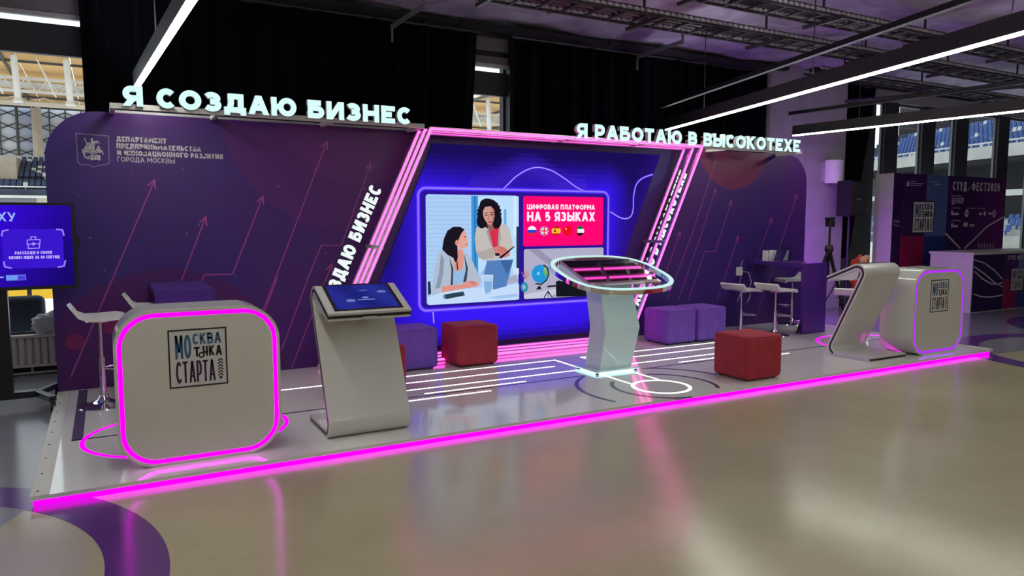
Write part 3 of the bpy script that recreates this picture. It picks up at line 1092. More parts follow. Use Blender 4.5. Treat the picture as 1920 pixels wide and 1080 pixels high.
rs = random.Random(3)
cnt = {}
ORD = 'first second third fourth fifth sixth seventh eighth ninth tenth eleventh twelfth thirteenth fourteenth fifteenth sixteenth seventeenth eighteenth nineteenth twentieth'.split()
pxl = at(26, 320, 'y', 97).x
for i in range(8):
    for k in range(11):
        x = pxl + .56 * k
        pale = rs.random() < .2
        put_seat(pale_l if pale else navy, 'lp' if pale else 'ln', (x, 97.35 + .8 * i, 6.1 + .30 * i), 0,
                 '%s %s seat from the left in the %s row of the far stand' % (ORD[k], 'white' if pale else 'navy', ORD[i]),
                 'white seats of the far left stand' if pale else 'navy seats of the far left stand')
pxl = at(0, 350, 'y', 94).x
for i in range(2):
    for k in range(14):
        pale = rs.random() < .15
        put_seat(pale_l if pale else navy, 'lp' if pale else 'ln', (pxl + .56 * k, 94 + 1.0 * i, 4.85 + .35 * i), 0,
                 '%s %s seat from the left in the %s row above the tan wall' % (ORD[k], 'white' if pale else 'navy', ORD[i]),
                 'white seats of the far left stand' if pale else 'navy seats of the far left stand')

# near stand curving past the right windows
A, B = at(1636, 301, 'z', 8), at(1905, 266, 'z', 8)
D = (B - A)
Ln = D.length
D = D / Ln
Nn = Vector((-D.y, D.x, 0))
if Nn.dot(A) < 0:
    Nn = -Nn
ang = math.atan2(D.y, D.x)
rs_ = thing('near_stand', 'upper spectator stand with blue seats beyond the right windows', 'stand', A)
def along(u, back, z):
    p = A + D * u + Nn * back
    return Vector((p.x, p.y, z))
mb = MB()
for i in range(9):
    lo = [along(-8, .9 * i + .3, 7.0), along(Ln + 8, .9 * i + .3, 7.0), along(Ln + 8, .9 * i + 1.2, 7.0), along(-8, .9 * i + 1.2, 7.0)]
    mb.hexa(lo, [p + Vector((0, 0, .55 + .5 * i)) for p in lo])
mb.obj('steps', 'stand', rs_)
lo = [along(-8, 0, 6.9), along(Ln + 8, 0, 6.9), along(Ln + 8, .25, 6.9), along(-8, .25, 6.9)]
MB().hexa(lo, [p + Vector((0, 0, 1.05)) for p in lo]).obj('parapet', 'pale_conc', rs_)
mb = MB().tube([along(-8, .1, 8.25), along(Ln + 8, .1, 8.25)], .07, 6)
for k in range(20):
    mb.bar(along(k * Ln / 19, .1, 7.9), along(k * Ln / 19, .1, 8.25), .06)
mb.obj('rail', 'truss', rs_)
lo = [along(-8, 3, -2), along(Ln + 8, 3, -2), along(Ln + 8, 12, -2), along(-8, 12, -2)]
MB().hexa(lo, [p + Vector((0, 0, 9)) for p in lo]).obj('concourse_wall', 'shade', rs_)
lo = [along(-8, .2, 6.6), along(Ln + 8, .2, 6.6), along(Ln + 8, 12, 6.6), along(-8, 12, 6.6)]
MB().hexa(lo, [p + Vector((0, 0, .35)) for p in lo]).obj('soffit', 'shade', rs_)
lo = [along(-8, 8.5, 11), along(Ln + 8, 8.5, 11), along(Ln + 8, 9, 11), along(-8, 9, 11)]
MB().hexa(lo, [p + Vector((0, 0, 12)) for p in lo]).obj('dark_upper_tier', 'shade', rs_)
blue = seat_mesh('seat_blue')
pale_r = seat_mesh('seat_pale')


def topx(p):
    fw = Vector((math.sin(YAW) * math.cos(PITCH), math.cos(YAW) * math.cos(PITCH), -math.sin(PITCH)))
    rt = Vector((math.cos(YAW), -math.sin(YAW), 0))
    d = p - Vector((0, 0, CAMZ))
    return 960 + FPX * d.dot(rt) / d.dot(fw)


slits = ((1618, 1662), (1676, 1732), (1744, 1794), (1806, 1872), (1884, 1932))
for i in range(7):
    for k in range(int(Ln / .56) + 10):
        p = along(-3 + .56 * k, .7 + .9 * i, 7.55 + .5 * i)
        x = topx(p)
        wi = [n_ for n_, (a, b) in enumerate(slits) if a < x < b]
        if not wi:
            continue
        cnt[(i, wi[0])] = cnt.get((i, wi[0]), -1) + 1
        pale = rs.random() < .07
        put_seat(pale_r if pale else blue, 'rp' if pale else 'rb', p, ang, '%s seat, %s from the left, %s row, upper stand, %s right window' % ('white' if pale else 'blue', ORD[cnt[(i, wi[0])]], ORD[i], ORD[wi[0]]),
                 'white seats of the upper right stand' if pale else 'blue seats of the upper right stand')
lw = thing('lower_stand', 'lower spectator stand with pale steps seen right of the booth', 'stand', along(Ln / 2, -8, -2))
mb = MB()
for i in range(8):
    lo = [along(-8, -8 + .9 * i, -3), along(Ln + 8, -8 + .9 * i, -3), along(Ln + 8, -7.1 + .9 * i, -3), along(-8, -7.1 + .9 * i, -3)]
    mb.hexa(lo, [p + Vector((0, 0, 1.55 + .45 * i)) for p in lo])
mb.obj('steps', 'pale_conc', lw)
lo = [along(-8, -8.6, -3), along(Ln + 8, -8.6, -3), along(Ln + 8, -8.4, -3), along(-8, -8.4, -3)]
MB().hexa(lo, [p + Vector((0, 0, 2.6)) for p in lo]).obj('parapet', 'truss', lw)
lo = [along(-8, -.4, 3.6), along(Ln + 8, -.4, 3.6), along(Ln + 8, -.2, 3.6), along(-8, -.2, 3.6)]
MB().hexa(lo, [p + Vector((0, 0, .5)) for p in lo]).obj('rail', 'truss', lw)
for i in range(7):
    for k in range(int(Ln / .6) + 18):
        p = along(-6 + .6 * k, -7.7 + .9 * i, -1.4 + .45 * i)
        x = topx(p)
        if not (1608 < x < 1642 or 1884 < x < 1930) or i in (3,):
            continue
        wi = 0 if x < 1700 else 1
        cnt[(i, wi, 'l')] = cnt.get((i, wi, 'l'), -1) + 1
        pale = rs.random() < .12
        put_seat(pale_r if pale else blue, 'rp2' if pale else 'rb2', p, ang, '%s seat, %s from the left, %s row, lower stand, %s of the booth' % ('white' if pale else 'blue', ORD[cnt[(i, wi, 'l')]], ORD[i], ('left', 'right')[wi]),
                 'white seats of the lower right stand' if pale else 'blue seats of the lower right stand')

# ================================================================== THE STAND
ZP = .06           # platform top
WY = 7.62          # face of the printed back wall
PX0, PX1, PY0 = -.43, 9.22, 4.75
pf = thing('platform', 'low white glossy platform with a magenta glowing front edge', 'platform', (4.4, 6.2, 0))
MB().box((PX0, PY0, .036), (PX1, 7.78, ZP)).obj('deck', 'deck', pf)
MB().box((PX0 + .04, PY0 + .05, 0), (PX1 - .04, 7.74, .036)).obj('skirt', 'darkmetal', pf)
MB().box((PX0 + .01, PY0 + .012, .004), (PX1 - .05, PY0 + .04, .034)).obj('edge_led', 'magenta', pf)
MB().box((PX0 - .004, PY0 + .0, ZP), (PX0 + .09, 7.6, ZP + .003)).obj('edge_trim', 'white_satin', pf)
MB().box((PX1 - .09, PY0 + .0, ZP), (PX1 + .004, 7.6, ZP + .003)).obj('edge_trim', 'white_satin', pf)
for i in range(9):
    y = PY0 + .08 + i * .33
    MB().lathe([(0, .0075), (.006, .006), (.008, .003)], (PX0 + .03, y, ZP), 8).obj('screw', 'darkmetal', pf)
fm = floor_map(ZP)
for x0, x1, y in ((.95, 4.27, 6.71), (2.15, 4.08, 6.42), (2.1, 4.20, 6.14), (2.42, 3.46, 5.95), (2.12, 2.99, 5.77),
                  (4.62, 7.35, 6.71), (5.0, 6.9, 6.44), (4.75, 6.8, 6.14), (5.38, 6.6, 5.95), (6.0, 6.87, 5.75)):
    MB().rib([(x0, y), (x1, y)], -.012, .012, 0, .002, fm).obj('floor_led', 'white_led', pf)
for x, y0, y1 in ((4.27, 6.722, 5.36), (4.62, 6.722, 5.38)):
    MB().rib([(x, y0), (x, y1)], -.012, .012, 0, .002, fm).obj('floor_led', 'white_led', pf)
MB().rib(ell(4.445, 5.15, .262, .262, 48), -.017, .017, 0, .002, fm, True).obj('ring_led', 'white_led', pf)
for cx in (.48, 8.38):
    MB().rib(ell(cx, 5.74, .685, .62 if cx > 1 else .60, 56), -.014, .014, 0, .002, fm, True).obj('ring_led', 'magenta', pf)
M['deck_print'] = pmat('dark_violet_deck_print', (.035, .02, .06), .2, noise=.1)
M['deck_print2'] = pmat('violet_grey_deck_print', (.09, .07, .14), .2, noise=.1)
MB().rib([(-.235, 7.6), (-.235, 5.85)], -.035, .035, 0, .001, fm).obj('printed_line', 'deck_print2', pf)
MB().rib([(-.27, 5.86), (4.1, 5.89)], -.012, .012, 0, .001, fm).obj('printed_line', 'deck_print', pf)
MB().rib([(4.8, 5.87), (8.3, 5.87)], -.012, .012, 0, .001, fm).obj('printed_line', 'deck_print', pf)
MB().rib([(8.3, 5.87), (9.1, 5.87)], -.012, .012, 0, .001, fm).obj('printed_line', 'deck_print', pf)
for r, a0, a1 in ((.80, 120, 200), (.47, 130, 262), (.80, 8, 62), (.50, -40, 68)):
    MB().rib(ell(4.48, 5.17, r, r, 30, a0, a1), -.02, .02, 0, .001, fm).obj('printed_arc', 'deck_print2', pf)
MB().rib(ell(8.38, 5.74, .9, .8, 30, 200, 330), -.01, .01, 0, .001, fm).obj('printed_arc', 'deck_print', pf)

# ------------------------------------------------------------------ back wall of the stand
WX0, WX1, WTOP = -.43, 9.36, 2.565
bw = thing('printed_backdrop', 'long violet printed backdrop of the stand with pink arrows and rounded corners', 'backdrop', (4.4, WY, ZP))
r = .43
poly = [(WX0, ZP), (WX1, ZP)] + [(WX1 - r + r * math.cos(a), WTOP - r + r * math.sin(a)) for a in [PI / 2 * i / 12 for i in range(13)]] + \
       [(WX0 + r + r * math.cos(a), WTOP - r + r * math.sin(a)) for a in [PI / 2 + PI / 2 * i / 12 for i in range(13)]]
wm = wall_map(WY)
MB().prism(poly, 0, -.12, wm).obj('panel', 'wallprint', bw)
MB().box((9.28, 7.745, .1), (9.34, 7.80, 2.1)).obj('rear_led', emat('strong_violet_led', (.42, .03, 1.0), 8.0), bw)
lt = thing('light_tube', 'upright violet light tube hidden behind the end of the backdrop, before the column', 'lamp', (9.80, 8.02, 0))
MB().lathe([(0, .0), (.12, .0), (.12, .02), (.03, .05), (0, .05)], (9.80, 8.02, 0), 20).obj('base', 'black', lt)
MB().tube([(9.80, 8.02, .05), (9.80, 8.02, 2.0)], .022, 10).obj('tube', emat('violet_tube', (.44, .03, 1.0), 95.0), lt)


def W(px, py):
    p = at(px, py, 'y', WY)
    return (p.x, p.z)


def clip_poly(pl, x0, x1, z0, z1):
    def cut(p, ax, v, keep_less):
        out = []
        for i in range(len(p)):
            a, b = p[i - 1], p[i]
            ia = (a[ax] <= v) == keep_less
            ib = (b[ax] <= v) == keep_less
            if ia != ib:
                t = (v - a[ax]) / (b[ax] - a[ax])
                out.append((a[0] + (b[0] - a[0]) * t, a[1] + (b[1] - a[1]) * t))
            if ib:
                out.append(b)
        return out
    for ax, v, k in ((0, x0, False), (0, x1, True), (1, z0, False), (1, z1, True)):
        if pl:
            pl = cut(pl, ax, v, k)
    return pl


mb = MB()
for cx, cz, rr_, col, d in ((2.285, 2.778, 1.30, (86, 28, 112), .0010), (2.373, 2.844, .871, (96, 34, 114), .0020), (.469, .04, 1.094, (78, 24, 102), .0010),
                            (7.824, 2.729, .70, (122, 38, 92), .0010), (6.04, 2.521, .62, (62, 58, 128), .0010), (.03, .66, .115, (124, 30, 96), .003), (-.28, .50, .075, (124, 30, 96), .003)):
    pl = clip_poly(ell(cx, cz, rr_, rr_, 64), WX0 + .01, WX1 - .01, ZP, WTOP - .005)
    if cx in (2.285, 2.373):
        pl = clip_poly(pl, WX0, 3.15, ZP, WTOP)
    mb.color(col).flat(pl, wm, d)
mb.obj('printed_circle', 'print', bw)
arrows = [([(133, 706), (290, 337)], 1), ([(339, 529), (386, 406)], 1), ([(376, 532), (383, 515), (436, 514), (493, 368)], 1),
          ([(492, 584), (517, 520), (613, 265)], 1), ([(527, 658), (578, 520), (602, 460), (640, 460), (695, 307)], 1), ([(547, 689), (586, 587), (622, 495)], 1), ([(455, 690), (520, 520)], 0),
          ([(1251, 560), (1297, 440), (1342, 301)], 1), ([(1271, 564), (1314, 440), (1342, 354)], 1), ([(1290, 563), (1321, 472), (1341, 471), (1371.5, 375)], 1), ([(1405, 520), (1447, 409)], 1),
          ([(1416, 597), (1437, 539), (1457, 477), (1494, 365)], 1), ([(1249, 510), (1275, 434)], 1), ([(1344, 563), (1384, 443)], 1)]
for pts, head in arrows:
    mb = MB().color((176, 76, 156))
    q = [W(*p) for p in pts]
    mb.line(q, .011, wm, .004)
    if head:
        (ax, az), (bx, bz) = q[-2], q[-1]
        a = math.atan2(bz - az, bx - ax)
        h = .085
        mb.line([(bx - h * math.cos(a + .42), bz - h * math.sin(a + .42)), (bx, bz), (bx - h * math.cos(a - .42), bz - h * math.sin(a - .42))], .013, wm, .0045)
    mb.obj('printed_arrow', 'print', bw)
mb = MB().color((96, 40, 96))
for a, b in (((-.28, .5), (.03, .66)), ((.03, .66), (.35, .9)), ((.03, .66), (-.3, .75))):
    mb.line([a, b], .008, wm, .0025)
mb.color((130, 110, 160))
rd_ = random.Random(5)
for i in range(26):
    x, z = rd_.uniform(-.2, 2.6), rd_.uniform(.6, 2.4)
    s_ = rd_.uniform(.006, .013)
    mb.flat([(x - s_, z), (x, z - s_), (x + s_, z), (x, z + s_)], wm, .0028)
mb.obj('printed_star', 'print', bw)

# crest and department name
mb = MB().color((150, 120, 175))
sh = [W(*p) for p in ((142, 250), (203, 255), (205, 305), (200, 309), (186, 309.5), (176, 313.5), (166, 309), (152, 309.5), (146, 304))]
mb.line(sh, .008, wm, .003, True)
mb.obj('crest_shield', 'print', bw)


def Q(x, y):      # crest detail, from a 6.4x enlargement
    return W(130 + x / 6.4, 240 + y / 6.4)


mb = MB().color((205, 200, 205))
for pl in ([(235, 215), (262, 150), (285, 150), (305, 200), (300, 262), (250, 262)],                                  # rider
           [(255, 135), (268, 120), (283, 128), (280, 150), (262, 152)],                                                # head
           [(180, 232), (215, 180), (248, 172), (240, 235), (205, 262)], [(290, 160), (345, 155), (372, 200), (350, 178), (305, 190)],
           [(150, 255), (205, 240), (250, 262), (240, 300), (190, 292), (160, 305)],                                    # horse hind
           [(230, 260), (330, 258), (350, 290), (300, 312), (235, 300)],                                                # horse body
           [(320, 262), (345, 210), (368, 232), (372, 262), (400, 270), (395, 285), (350, 290)],                         # neck and head
           [(345, 285), (400, 275), (412, 318), (400, 322), (392, 292), (350, 300)], [(165, 300), (190, 290), (185, 330), (210, 360), (196, 368), (172, 335)],
           [(200, 350), (260, 330), (330, 318), (362, 345), (350, 385), (300, 380), (285, 392), (240, 372), (215, 375)],  # dragon
           [(330, 320), (375, 330), (372, 388), (352, 392), (350, 350)]):
    mb.flat([Q(*p) for p in pl], wm, .003)
mb.line([Q(180, 118), Q(275, 330)], .008, wm, .0045)
mb.color((60, 32, 92))
for pl in ([(205, 240), (250, 200), (262, 160)], [(262, 262), (280, 210), (300, 180)], [(200, 262), (260, 272), (330, 262)], [(228, 285), (300, 296), (345, 276)], [(345, 232), (360, 262)], [(215, 360), (262, 345), (330, 335)],
           [(240, 372), (262, 350)], [(285, 388), (300, 350)], [(325, 378), (330, 345)], [(195, 215), (232, 190)], [(312, 175), (345, 172)], [(170, 270), (192, 262)]):
    mb.line([Q(*p) for p in pl], .0045, wm, .005)
mb.obj('crest_rider', 'print', bw)
mb = MB().color((214, 208, 220))
for s_, a, b in (('ДЕПАРТАМЕНТ', (218, 264), (312, 268)), ('ПРЕДПРИНИМАТЕЛЬСТВА', (218.5, 277), (377, 284)), ('И ИННОВАЦИОННОГО РАЗВИТИЯ', (219.5, 290), (418, 299))):
    (xa, za), (xb, zb) = W(*a), W(*b)
    text(mb, s_, xa, xb, za - .005, .047, .0125, wm, .003)
(xa, za), (xb, zb) = W(220, 302), W(328, 305)
text(mb, 'ГОРОДА МОСКВЫ', xa, xb, za - .005, .045, .007, wm, .003)
mb.obj('department_name', 'print', bw)
# cables and socket on the wall
mb = MB().box((7.93, WY - .03, .80), (8.03, WY, .92))
mb.obj('socket', 'seat_white', bw)

# leaning wall letters
def leaning(s_, base, L, h, t, depth, name, n0=0):
    th = math.atan2(1, .455)
    ux, uz = math.cos(th), math.sin(th)

    def fmap(u, v, d):
        return (base[0] + ux * u - uz * v, WY - .004 - d, base[1] + uz * u + ux * v)
    for c, x, w in text_layout(s_, -L, 0, h):
        mb = MB()
        glyph(mb, c, x, 0, w, h, t, 0, depth, fmap)
        o = mb.obj(name, 'alu_matt', bw)
        m2 = MB()
        glyph(m2, c, x, 0, w, h, t, depth, depth + .001, fmap)
        m2.obj('lit_face', 'slant_face', o, world=True)


leaning('Я СОЗДАЮ БИЗНЕС', (2.628, 1.93), 1.56, .140, .036, .02, 'wall_letter')
leaning('Я РАБОТАЮ В ВЫСОКОТЕХЕ', (6.88, 2.21), 2.16, .14, .036, .085, 'wall_letter')

# ------------------------------------------------------------------ lit signs on the aluminium brackets
def sign(s_, x0, x1, bx0, bx1, zb, label, h, t, cross):
    yf = 7.20
    tsg = thing('lit_letter_sign', label, 'sign', ((x0 + x1) / 2, yf, zb))
    MB().box((bx0, yf, zb - .02), (bx1, yf + .04, zb + .025)).obj('front_tube', 'alu_matt', tsg)
    MB().box((bx0, 7.66, zb - .02), (bx1, 7.70, zb + .025)).obj('rear_tube', 'alu_matt', tsg)
    for x in cross:
        MB().box((x - .02, yf + .04, zb - .02), (x + .02, 7.66, zb + .02)).obj('cross_tube', 'alu_matt', tsg)
    f = wall_map(yf)
    for c, x, w in text_layout(s_, x0, x1, h):
        mb = MB()
        glyph(mb, c, x, zb + .0, w, h, t, 0, .05, f)
        o = mb.obj('letter', 'alu_matt', tsg)
        m2 = MB()
        glyph(m2, c, x, zb + .0, w, h, t, .05, .052, f)
        m2.obj('lit_face', 'letter_face', o)
    return tsg


sign('Я СОЗДАЮ БИЗНЕС', .185, 2.80, .085, 2.96, 2.568, 'lit white block letters on a silver bracket above the left half of the stand', .172, .050, (.105, .95, 2.0, 2.94))
sign('Я РАБОТАЮ В ВЫСОКОТЕХЕ', 4.83, 8.62, 4.75, 8.72, 2.545, 'lit white block letters on a silver bracket above the right half of the stand', .172, .046, (4.8, 5.9, 7.3, 8.68))

# ------------------------------------------------------------------ three leaning light frames
fr = thing('light_frame', 'leaning silver frame of three pink light hoops standing around the video screen', 'frame', (3.9, 7.35, ZP))


def hoop(y):
    p = [(3.0 + .02, 2.545), (1.90, ZP + .04), (5.60 + .06, ZP + .04), (6.80, 2.545)]
    f = wall_map(y)
    MB().rib(p, -.022, .022, -.035, 0, f, True).obj('hoop_profile', 'alu', fr)
    MB().rib(p, -.010, .010, 0, .008, f, True).obj('hoop_led', 'pink_led', fr)


for y in (7.17, 7.34, 7.51):
    hoop(y)
for z in (1.32,):
    k = (z - ZP - .04) / (2.545 - ZP - .04)
    for xa, xb in ((1.90, 3.02), (5.66, 6.80)):
        x = xa + (xb - xa) * k
        MB().box((x - .03, 7.18, z - .02), (x + .03, 7.60, z + .02)).obj('spacer', 'alu', fr)
for x, z in ((3.06, 2.545), (6.76, 2.545), (1.95, ZP + .04), (5.6, ZP + .04)):
    MB().box((x - .02, 7.18, z - .015), (x + .02, 7.60, z + .015)).obj('spacer', 'alu', fr)

# ------------------------------------------------------------------ the video screen
vs_ = thing('video_screen', 'large slanted video screen showing two women and a pink text panel', 'screen', (4.4, WY, .15))
SY = WY - .012
sm = wall_map(SY)
c_tl, c_tr, c_br, c_bl = (3.22, 2.445), (6.475, 2.455), (5.50, .17), (2.27, .17)
MB().prism([c_tl, c_bl, c_br, c_tr], -.0115, -.0005, sm).obj('screen_body', 'black', vs_)
mb = MB()
nu, nv = 56, 40


def lerp3(a, b, t):
    t = max(0, min(1, t))
    return tuple(a[i] + (b[i] - a[i]) * t for i in range(3))


(k0x, k0z), (k1x, k1z) = W(797, 357), W(1133, 575)


def bgcol(x, z, u, v):
    top, mid, bot = (25, 14, 84), (34, 18, 138), (44, 18, 205)
    c = lerp3(top, mid, v * 1.5) if v < .6 else lerp3(mid, bot, (v - .6) * 3)
    if v > .93:
        c = lerp3(bot, (24, 10, 80), (v - .93) * 14)
    dx = max(k0x - x, 0, x - k1x)
    dz = max(k1z - z, 0, z - k0z)
    d = math.hypot(dx, dz)
    c = lerp3((58, 26, 255), c, d / .42)
    curve = abs(z - (k0z + .02 + .27 * math.exp(-((x - 4.45) / .42) ** 2)))
    if z > k0z and 3.7 < x < 5.3:
        c = lerp3((70, 40, 225), c, curve / .22)
    if u > .9:
        c = lerp3(c, (46, 18, 130), (u - .9) * 8)
    w_ = math.sin(x * 2.1 + z * 2.7 + math.sin(z * 1.7)) * .5 + .5
    c = lerp3(c, (24, 12, 96), .35 * w_ * (1 if v < .5 else .3))
    return c


for j in range(nv):
    for i in range(nu):
        q = []
        for a, b in ((i, j), (i, j + 1), (i + 1, j + 1), (i + 1, j)):
            u, v = a / nu, b / nv
            xl, xr = c_tl[0] + (c_bl[0] - c_tl[0]) * v, c_tr[0] + (c_br[0] - c_tr[0]) * v
            q.append((xl + (xr - xl) * u, c_tl[1] + (c_bl[1] - c_tl[1]) * v + .01 * u * (1 - v)))
        x, z = sum(p[0] for p in q) / 4, sum(p[1] for p in q) / 4
        mb.color(bgcol(x, z, (i + .5) / nu, (j + .5) / nv)).flat(q, sm, 0)
mb.obj('picture_background', 'screen', vs_)


class Pic:
    """flat picture painted in layers, each a hair in front of the last"""
    def __init__(s, fmap, conv, step=.00012, d0=.0006):
        s.mb = MB()
        s.f = fmap
        s.cv = conv
        s.d = d0
        s.st = step

    def poly(s, col, pts):
        s.d += s.st
        s.mb.color(col).flat([s.cv(*p) for p in pts], s.f, s.d)
        return s

    def el(s, col, cx, cy, rx, ry, n=24):
        return s.poly(col, ell(cx, cy, rx, ry, n))

    def ln(s, col, pts, w, closed=False):
        s.d += s.st
        s.mb.color(col).line([s.cv(*p) for p in pts], w, s.f, s.d, closed)
        return s


P = Pic(sm, lambda x, y: W(x, y))
# card frame
fx0, fx1, fz1, fz0 = W(783, 352)[0], W(1140, 352)[0], W(785, 352)[1] + .0, W(790, 583)[1]
card = rrect(fx0, fz0, fx1, fz1, .09, 7)
P.d += P.st
P.mb.color((50, 24, 190)).flat(card, sm, P.d)
for w_, c in ((.05, (72, 40, 250)), (.03, (104, 72, 255)), (.014, (156, 126, 255))):
    P.d += P.st
    P.mb.color(c).line(rrect(fx0, fz0, fx1, fz1, .09, 7), w_, sm, P.d, True)
inner = rrect(fx0 + .06, fz0 + .06, fx1 - .06, fz1 - .06, .06, 7)
P.d += P.st
P.mb.color((46, 20, 150)).flat(rrect(fx0 + .03, fz0 + .03, fx1 - .03, fz1 - .03, .07, 7), sm, P.d)
def smooth_line(pts, n=5):
    out = []
    for i in range(len(pts) - 1):
        p0, p1, p2, p3 = pts[max(i - 1, 0)], pts[i], pts[i + 1], pts[min(i + 2, len(pts) - 1)]
        for k in range(n):
            t = k / n
            out.append(tuple(.5 * (2 * p1[a] + (p2[a] - p0[a]) * t + (2 * p0[a] - 5 * p1[a] + 4 * p2[a] - p3[a]) * t * t + (3 * p1[a] - p0[a] - 3 * p2[a] + p3[a]) * t ** 3) for a in (0, 1)))
    return out + [pts[-1]]


for w_, c in ((.03, (66, 44, 220)), (.015, (120, 90, 255)), (.007, (205, 180, 255))):
    P.ln(c, smooth_line([(941.6, 355.6), (954, 343), (968, 330), (988.5, 318), (1009, 314), (1033, 320), (1047, 328), (1062, 338), (1078, 350), (1095, 359)]), w_)
    P.ln(c, smooth_line([(1143, 397), (1159.5, 407), (1172, 410), (1182, 405), (1186, 391), (1187, 367), (1192, 346), (1204, 334), (1223, 327)]), w_)
    P.ln(c, [(811, 585), (812.6, 606)], w_)
# photo panel
x0, z1 = W(797, 364)
x1, z0 = W(971, 364)[0], W(801, 572)[1]
P.d += P.st
P.mb.color((172, 206, 246)).flat(rrect(x0, z0, x1, z1, .035, 5), sm, P.d)
P.cv = lambda x, y: W(790 + x / 4.5, 350 + y / 4.5)
for k in range(22):
    y = 95 + k * 37
    P.ln((146, 184, 232), [(46, y + 2), (415, y + 2 - .0 * k)], .006)
P.poly((186, 222, 252), [(470, 78), (816, 82), (816, 700), (470, 720)])
P.poly((64, 150, 214), [(415, 77), (472, 78), (474, 760), (420, 760)]).poly((36, 110, 186), [(440, 77), (452, 78), (455, 760), (444, 760)])
P.poly((110, 176, 226), [(690, 190), (712, 190), (712, 330), (690, 330)])
P.poly((210, 232, 252), [(770, 82), (800, 82), (800, 420), (770, 420)])
P.poly((34, 50, 90), [(796, 336), (818, 336), (818, 686), (796, 684)]).poly((208, 226, 246), [(770, 690), (817, 690), (817, 740), (770, 740)])
# standing woman
P.poly((196, 188, 184), [(455, 352), (500, 318), (560, 345), (640, 340), (690, 310), (735, 345), (752, 430), (770, 505), (740, 560), (660, 600), (640, 620), (520, 620), (480, 600), (455, 545), (445, 430)])
P.poly((214, 48, 78), [(556, 352), (655, 345), (660, 420), (640, 510), (600, 515), (580, 440)])
P.poly((160, 150, 150), [(560, 350), (585, 450), (600, 520), (575, 480), (545, 380)]).poly((170, 162, 160), [(650, 345), (668, 420), (650, 520), (640, 470), (645, 380)])
P.poly((176, 168, 166), [(455, 540), (500, 545), (600, 510), (620, 545), (600, 600), (520, 615), (475, 590)])
P.el((20, 18, 30), 565, 215, 92, 112).el((20, 18, 30), 505, 290, 44, 62).el((20, 18, 30), 626, 285, 46, 70).el((20, 18, 30), 548, 150, 62, 50)
for k in range(22):
    a = 2 * PI * k / 22
    P.el((24, 20, 32), 566 + 88 * math.cos(a), 232 + 122 * math.sin(a) * (.9 if math.sin(a) < 0 else .85), 17, 17, 10)
P.poly((150, 96, 88), [(545, 300), (590, 305), (605, 355), (580, 380), (555, 350)])
P.poly((206, 152, 142), [(513, 205), (530, 172), (580, 165), (608, 195), (612, 250), (600, 300), (578, 326), (556, 316), (528, 280), (514, 245)])
P.poly((180, 118, 110), [(580, 168), (608, 196), (612, 250), (600, 300), (580, 325), (590, 270), (596, 220)])
P.ln((50, 36, 40), [(528, 243), (552, 241)], .010).ln((50, 36, 40), [(572, 238), (598, 236)], .010).ln((44, 30, 34), [(525, 226), (553, 222)], .007).ln((44, 30, 34), [(570, 220), (600, 220)], .007)
P.ln((150, 90, 84), [(562, 240), (560, 272), (572, 276)], .007).ln((170, 44, 60), [(556, 298), (585, 297)], .013)
P.poly((212, 128, 122), [(600, 512), (650, 498), (690, 508), (735, 545), (738, 580), (700, 600), (655, 590), (612, 560)])
P.ln((150, 70, 70), [(650, 510), (690, 530), (705, 548)], .006).ln((150, 70, 70), [(640, 530), (680, 550)], .006)
P.poly((24, 26, 44), [(645, 598), (772, 502), (780, 506), (668, 606)]).poly((20, 22, 36), [(612, 562), (650, 560), (655, 582), (618, 584)])
# laptop and table
P.poly((196, 220, 250), [(47, 935), (200, 880), (480, 850), (817, 820), (817, 948), (760, 955), (520, 970), (75, 996), (52, 985)])
P.poly((160, 196, 240), [(560, 930), (800, 900), (817, 925), (620, 945)])
P.poly((84, 128, 190), [(548, 618), (768, 612), (712, 838), (600, 868), (515, 760), (505, 740)])
P.poly((62, 100, 160), [(655, 615), (768, 612), (718, 742)]).ln((190, 200, 226), [(515, 745), (545, 620), (767, 612)], .009)
P.poly((170, 172, 190), [(740, 760), (790, 740), (812, 800), (730, 822), (712, 800)])
# seated woman
P.poly((40, 46, 70), [(47, 800), (70, 800), (76, 900), (50, 916)])
P.poly((176, 190, 208), [(78, 895), (96, 760), (112, 640), (150, 540), (200, 528), (262, 590), (300, 700), (345, 690), (350, 560), (372, 548), (420, 620), (470, 730), (500, 792), (470, 830), (380, 840), (250, 832), (160, 850), (150, 895), (80, 912)])
P.poly((136, 152, 176), [(160, 560), (185, 620), (176, 740), (150, 850), (110, 860), (140, 740), (150, 640)])
P.poly((148, 188, 226), [(255, 672), (300, 700), (368, 680), (378, 740), (345, 800), (260, 832), (248, 760)])
P.poly((220, 150, 136), [(262, 612), (300, 520), (345, 536), (352, 600), (345, 680), (300, 722), (270, 690)])
P.poly((60, 66, 86), [(228, 590), (262, 690), (258, 830), (240, 830), (246, 700)]).poly((60, 66, 86), [(352, 560), (386, 690), (372, 800), (344, 806), (368, 700)])
P.poly((228, 164, 152), [(282, 440), (320, 380), (352, 362), (366, 385), (372, 412), (388, 452), (380, 468), (384, 490), (372, 515), (338, 528), (302, 510)])
P.poly((26, 22, 34), [(168, 528), (182, 440), (212, 372), (262, 338), (318, 338), (356, 360), (330, 395), (308, 440), (302, 468), (285, 450), (276, 480), (296, 500), (300, 600), (280, 640), (262, 600), (215, 575)])
P.ln((26, 22, 34), [(290, 600), (298, 700)], .014).ln((150, 50, 60), [(368, 488), (384, 484)], .009).ln((60, 36, 40), [(352, 425), (372, 420)], .009).el((220, 140, 130), 292, 472, 13, 24)
P.poly((222, 148, 138), [(162, 842), (250, 828), (330, 826), (365, 800), (420, 790), (478, 810), (470, 838), (400, 852), (330, 862), (165, 892)])
P.ln((160, 84, 84), [(400, 800), (440, 824)], .007).ln((160, 84, 84), [(420, 796), (456, 816)], .006)
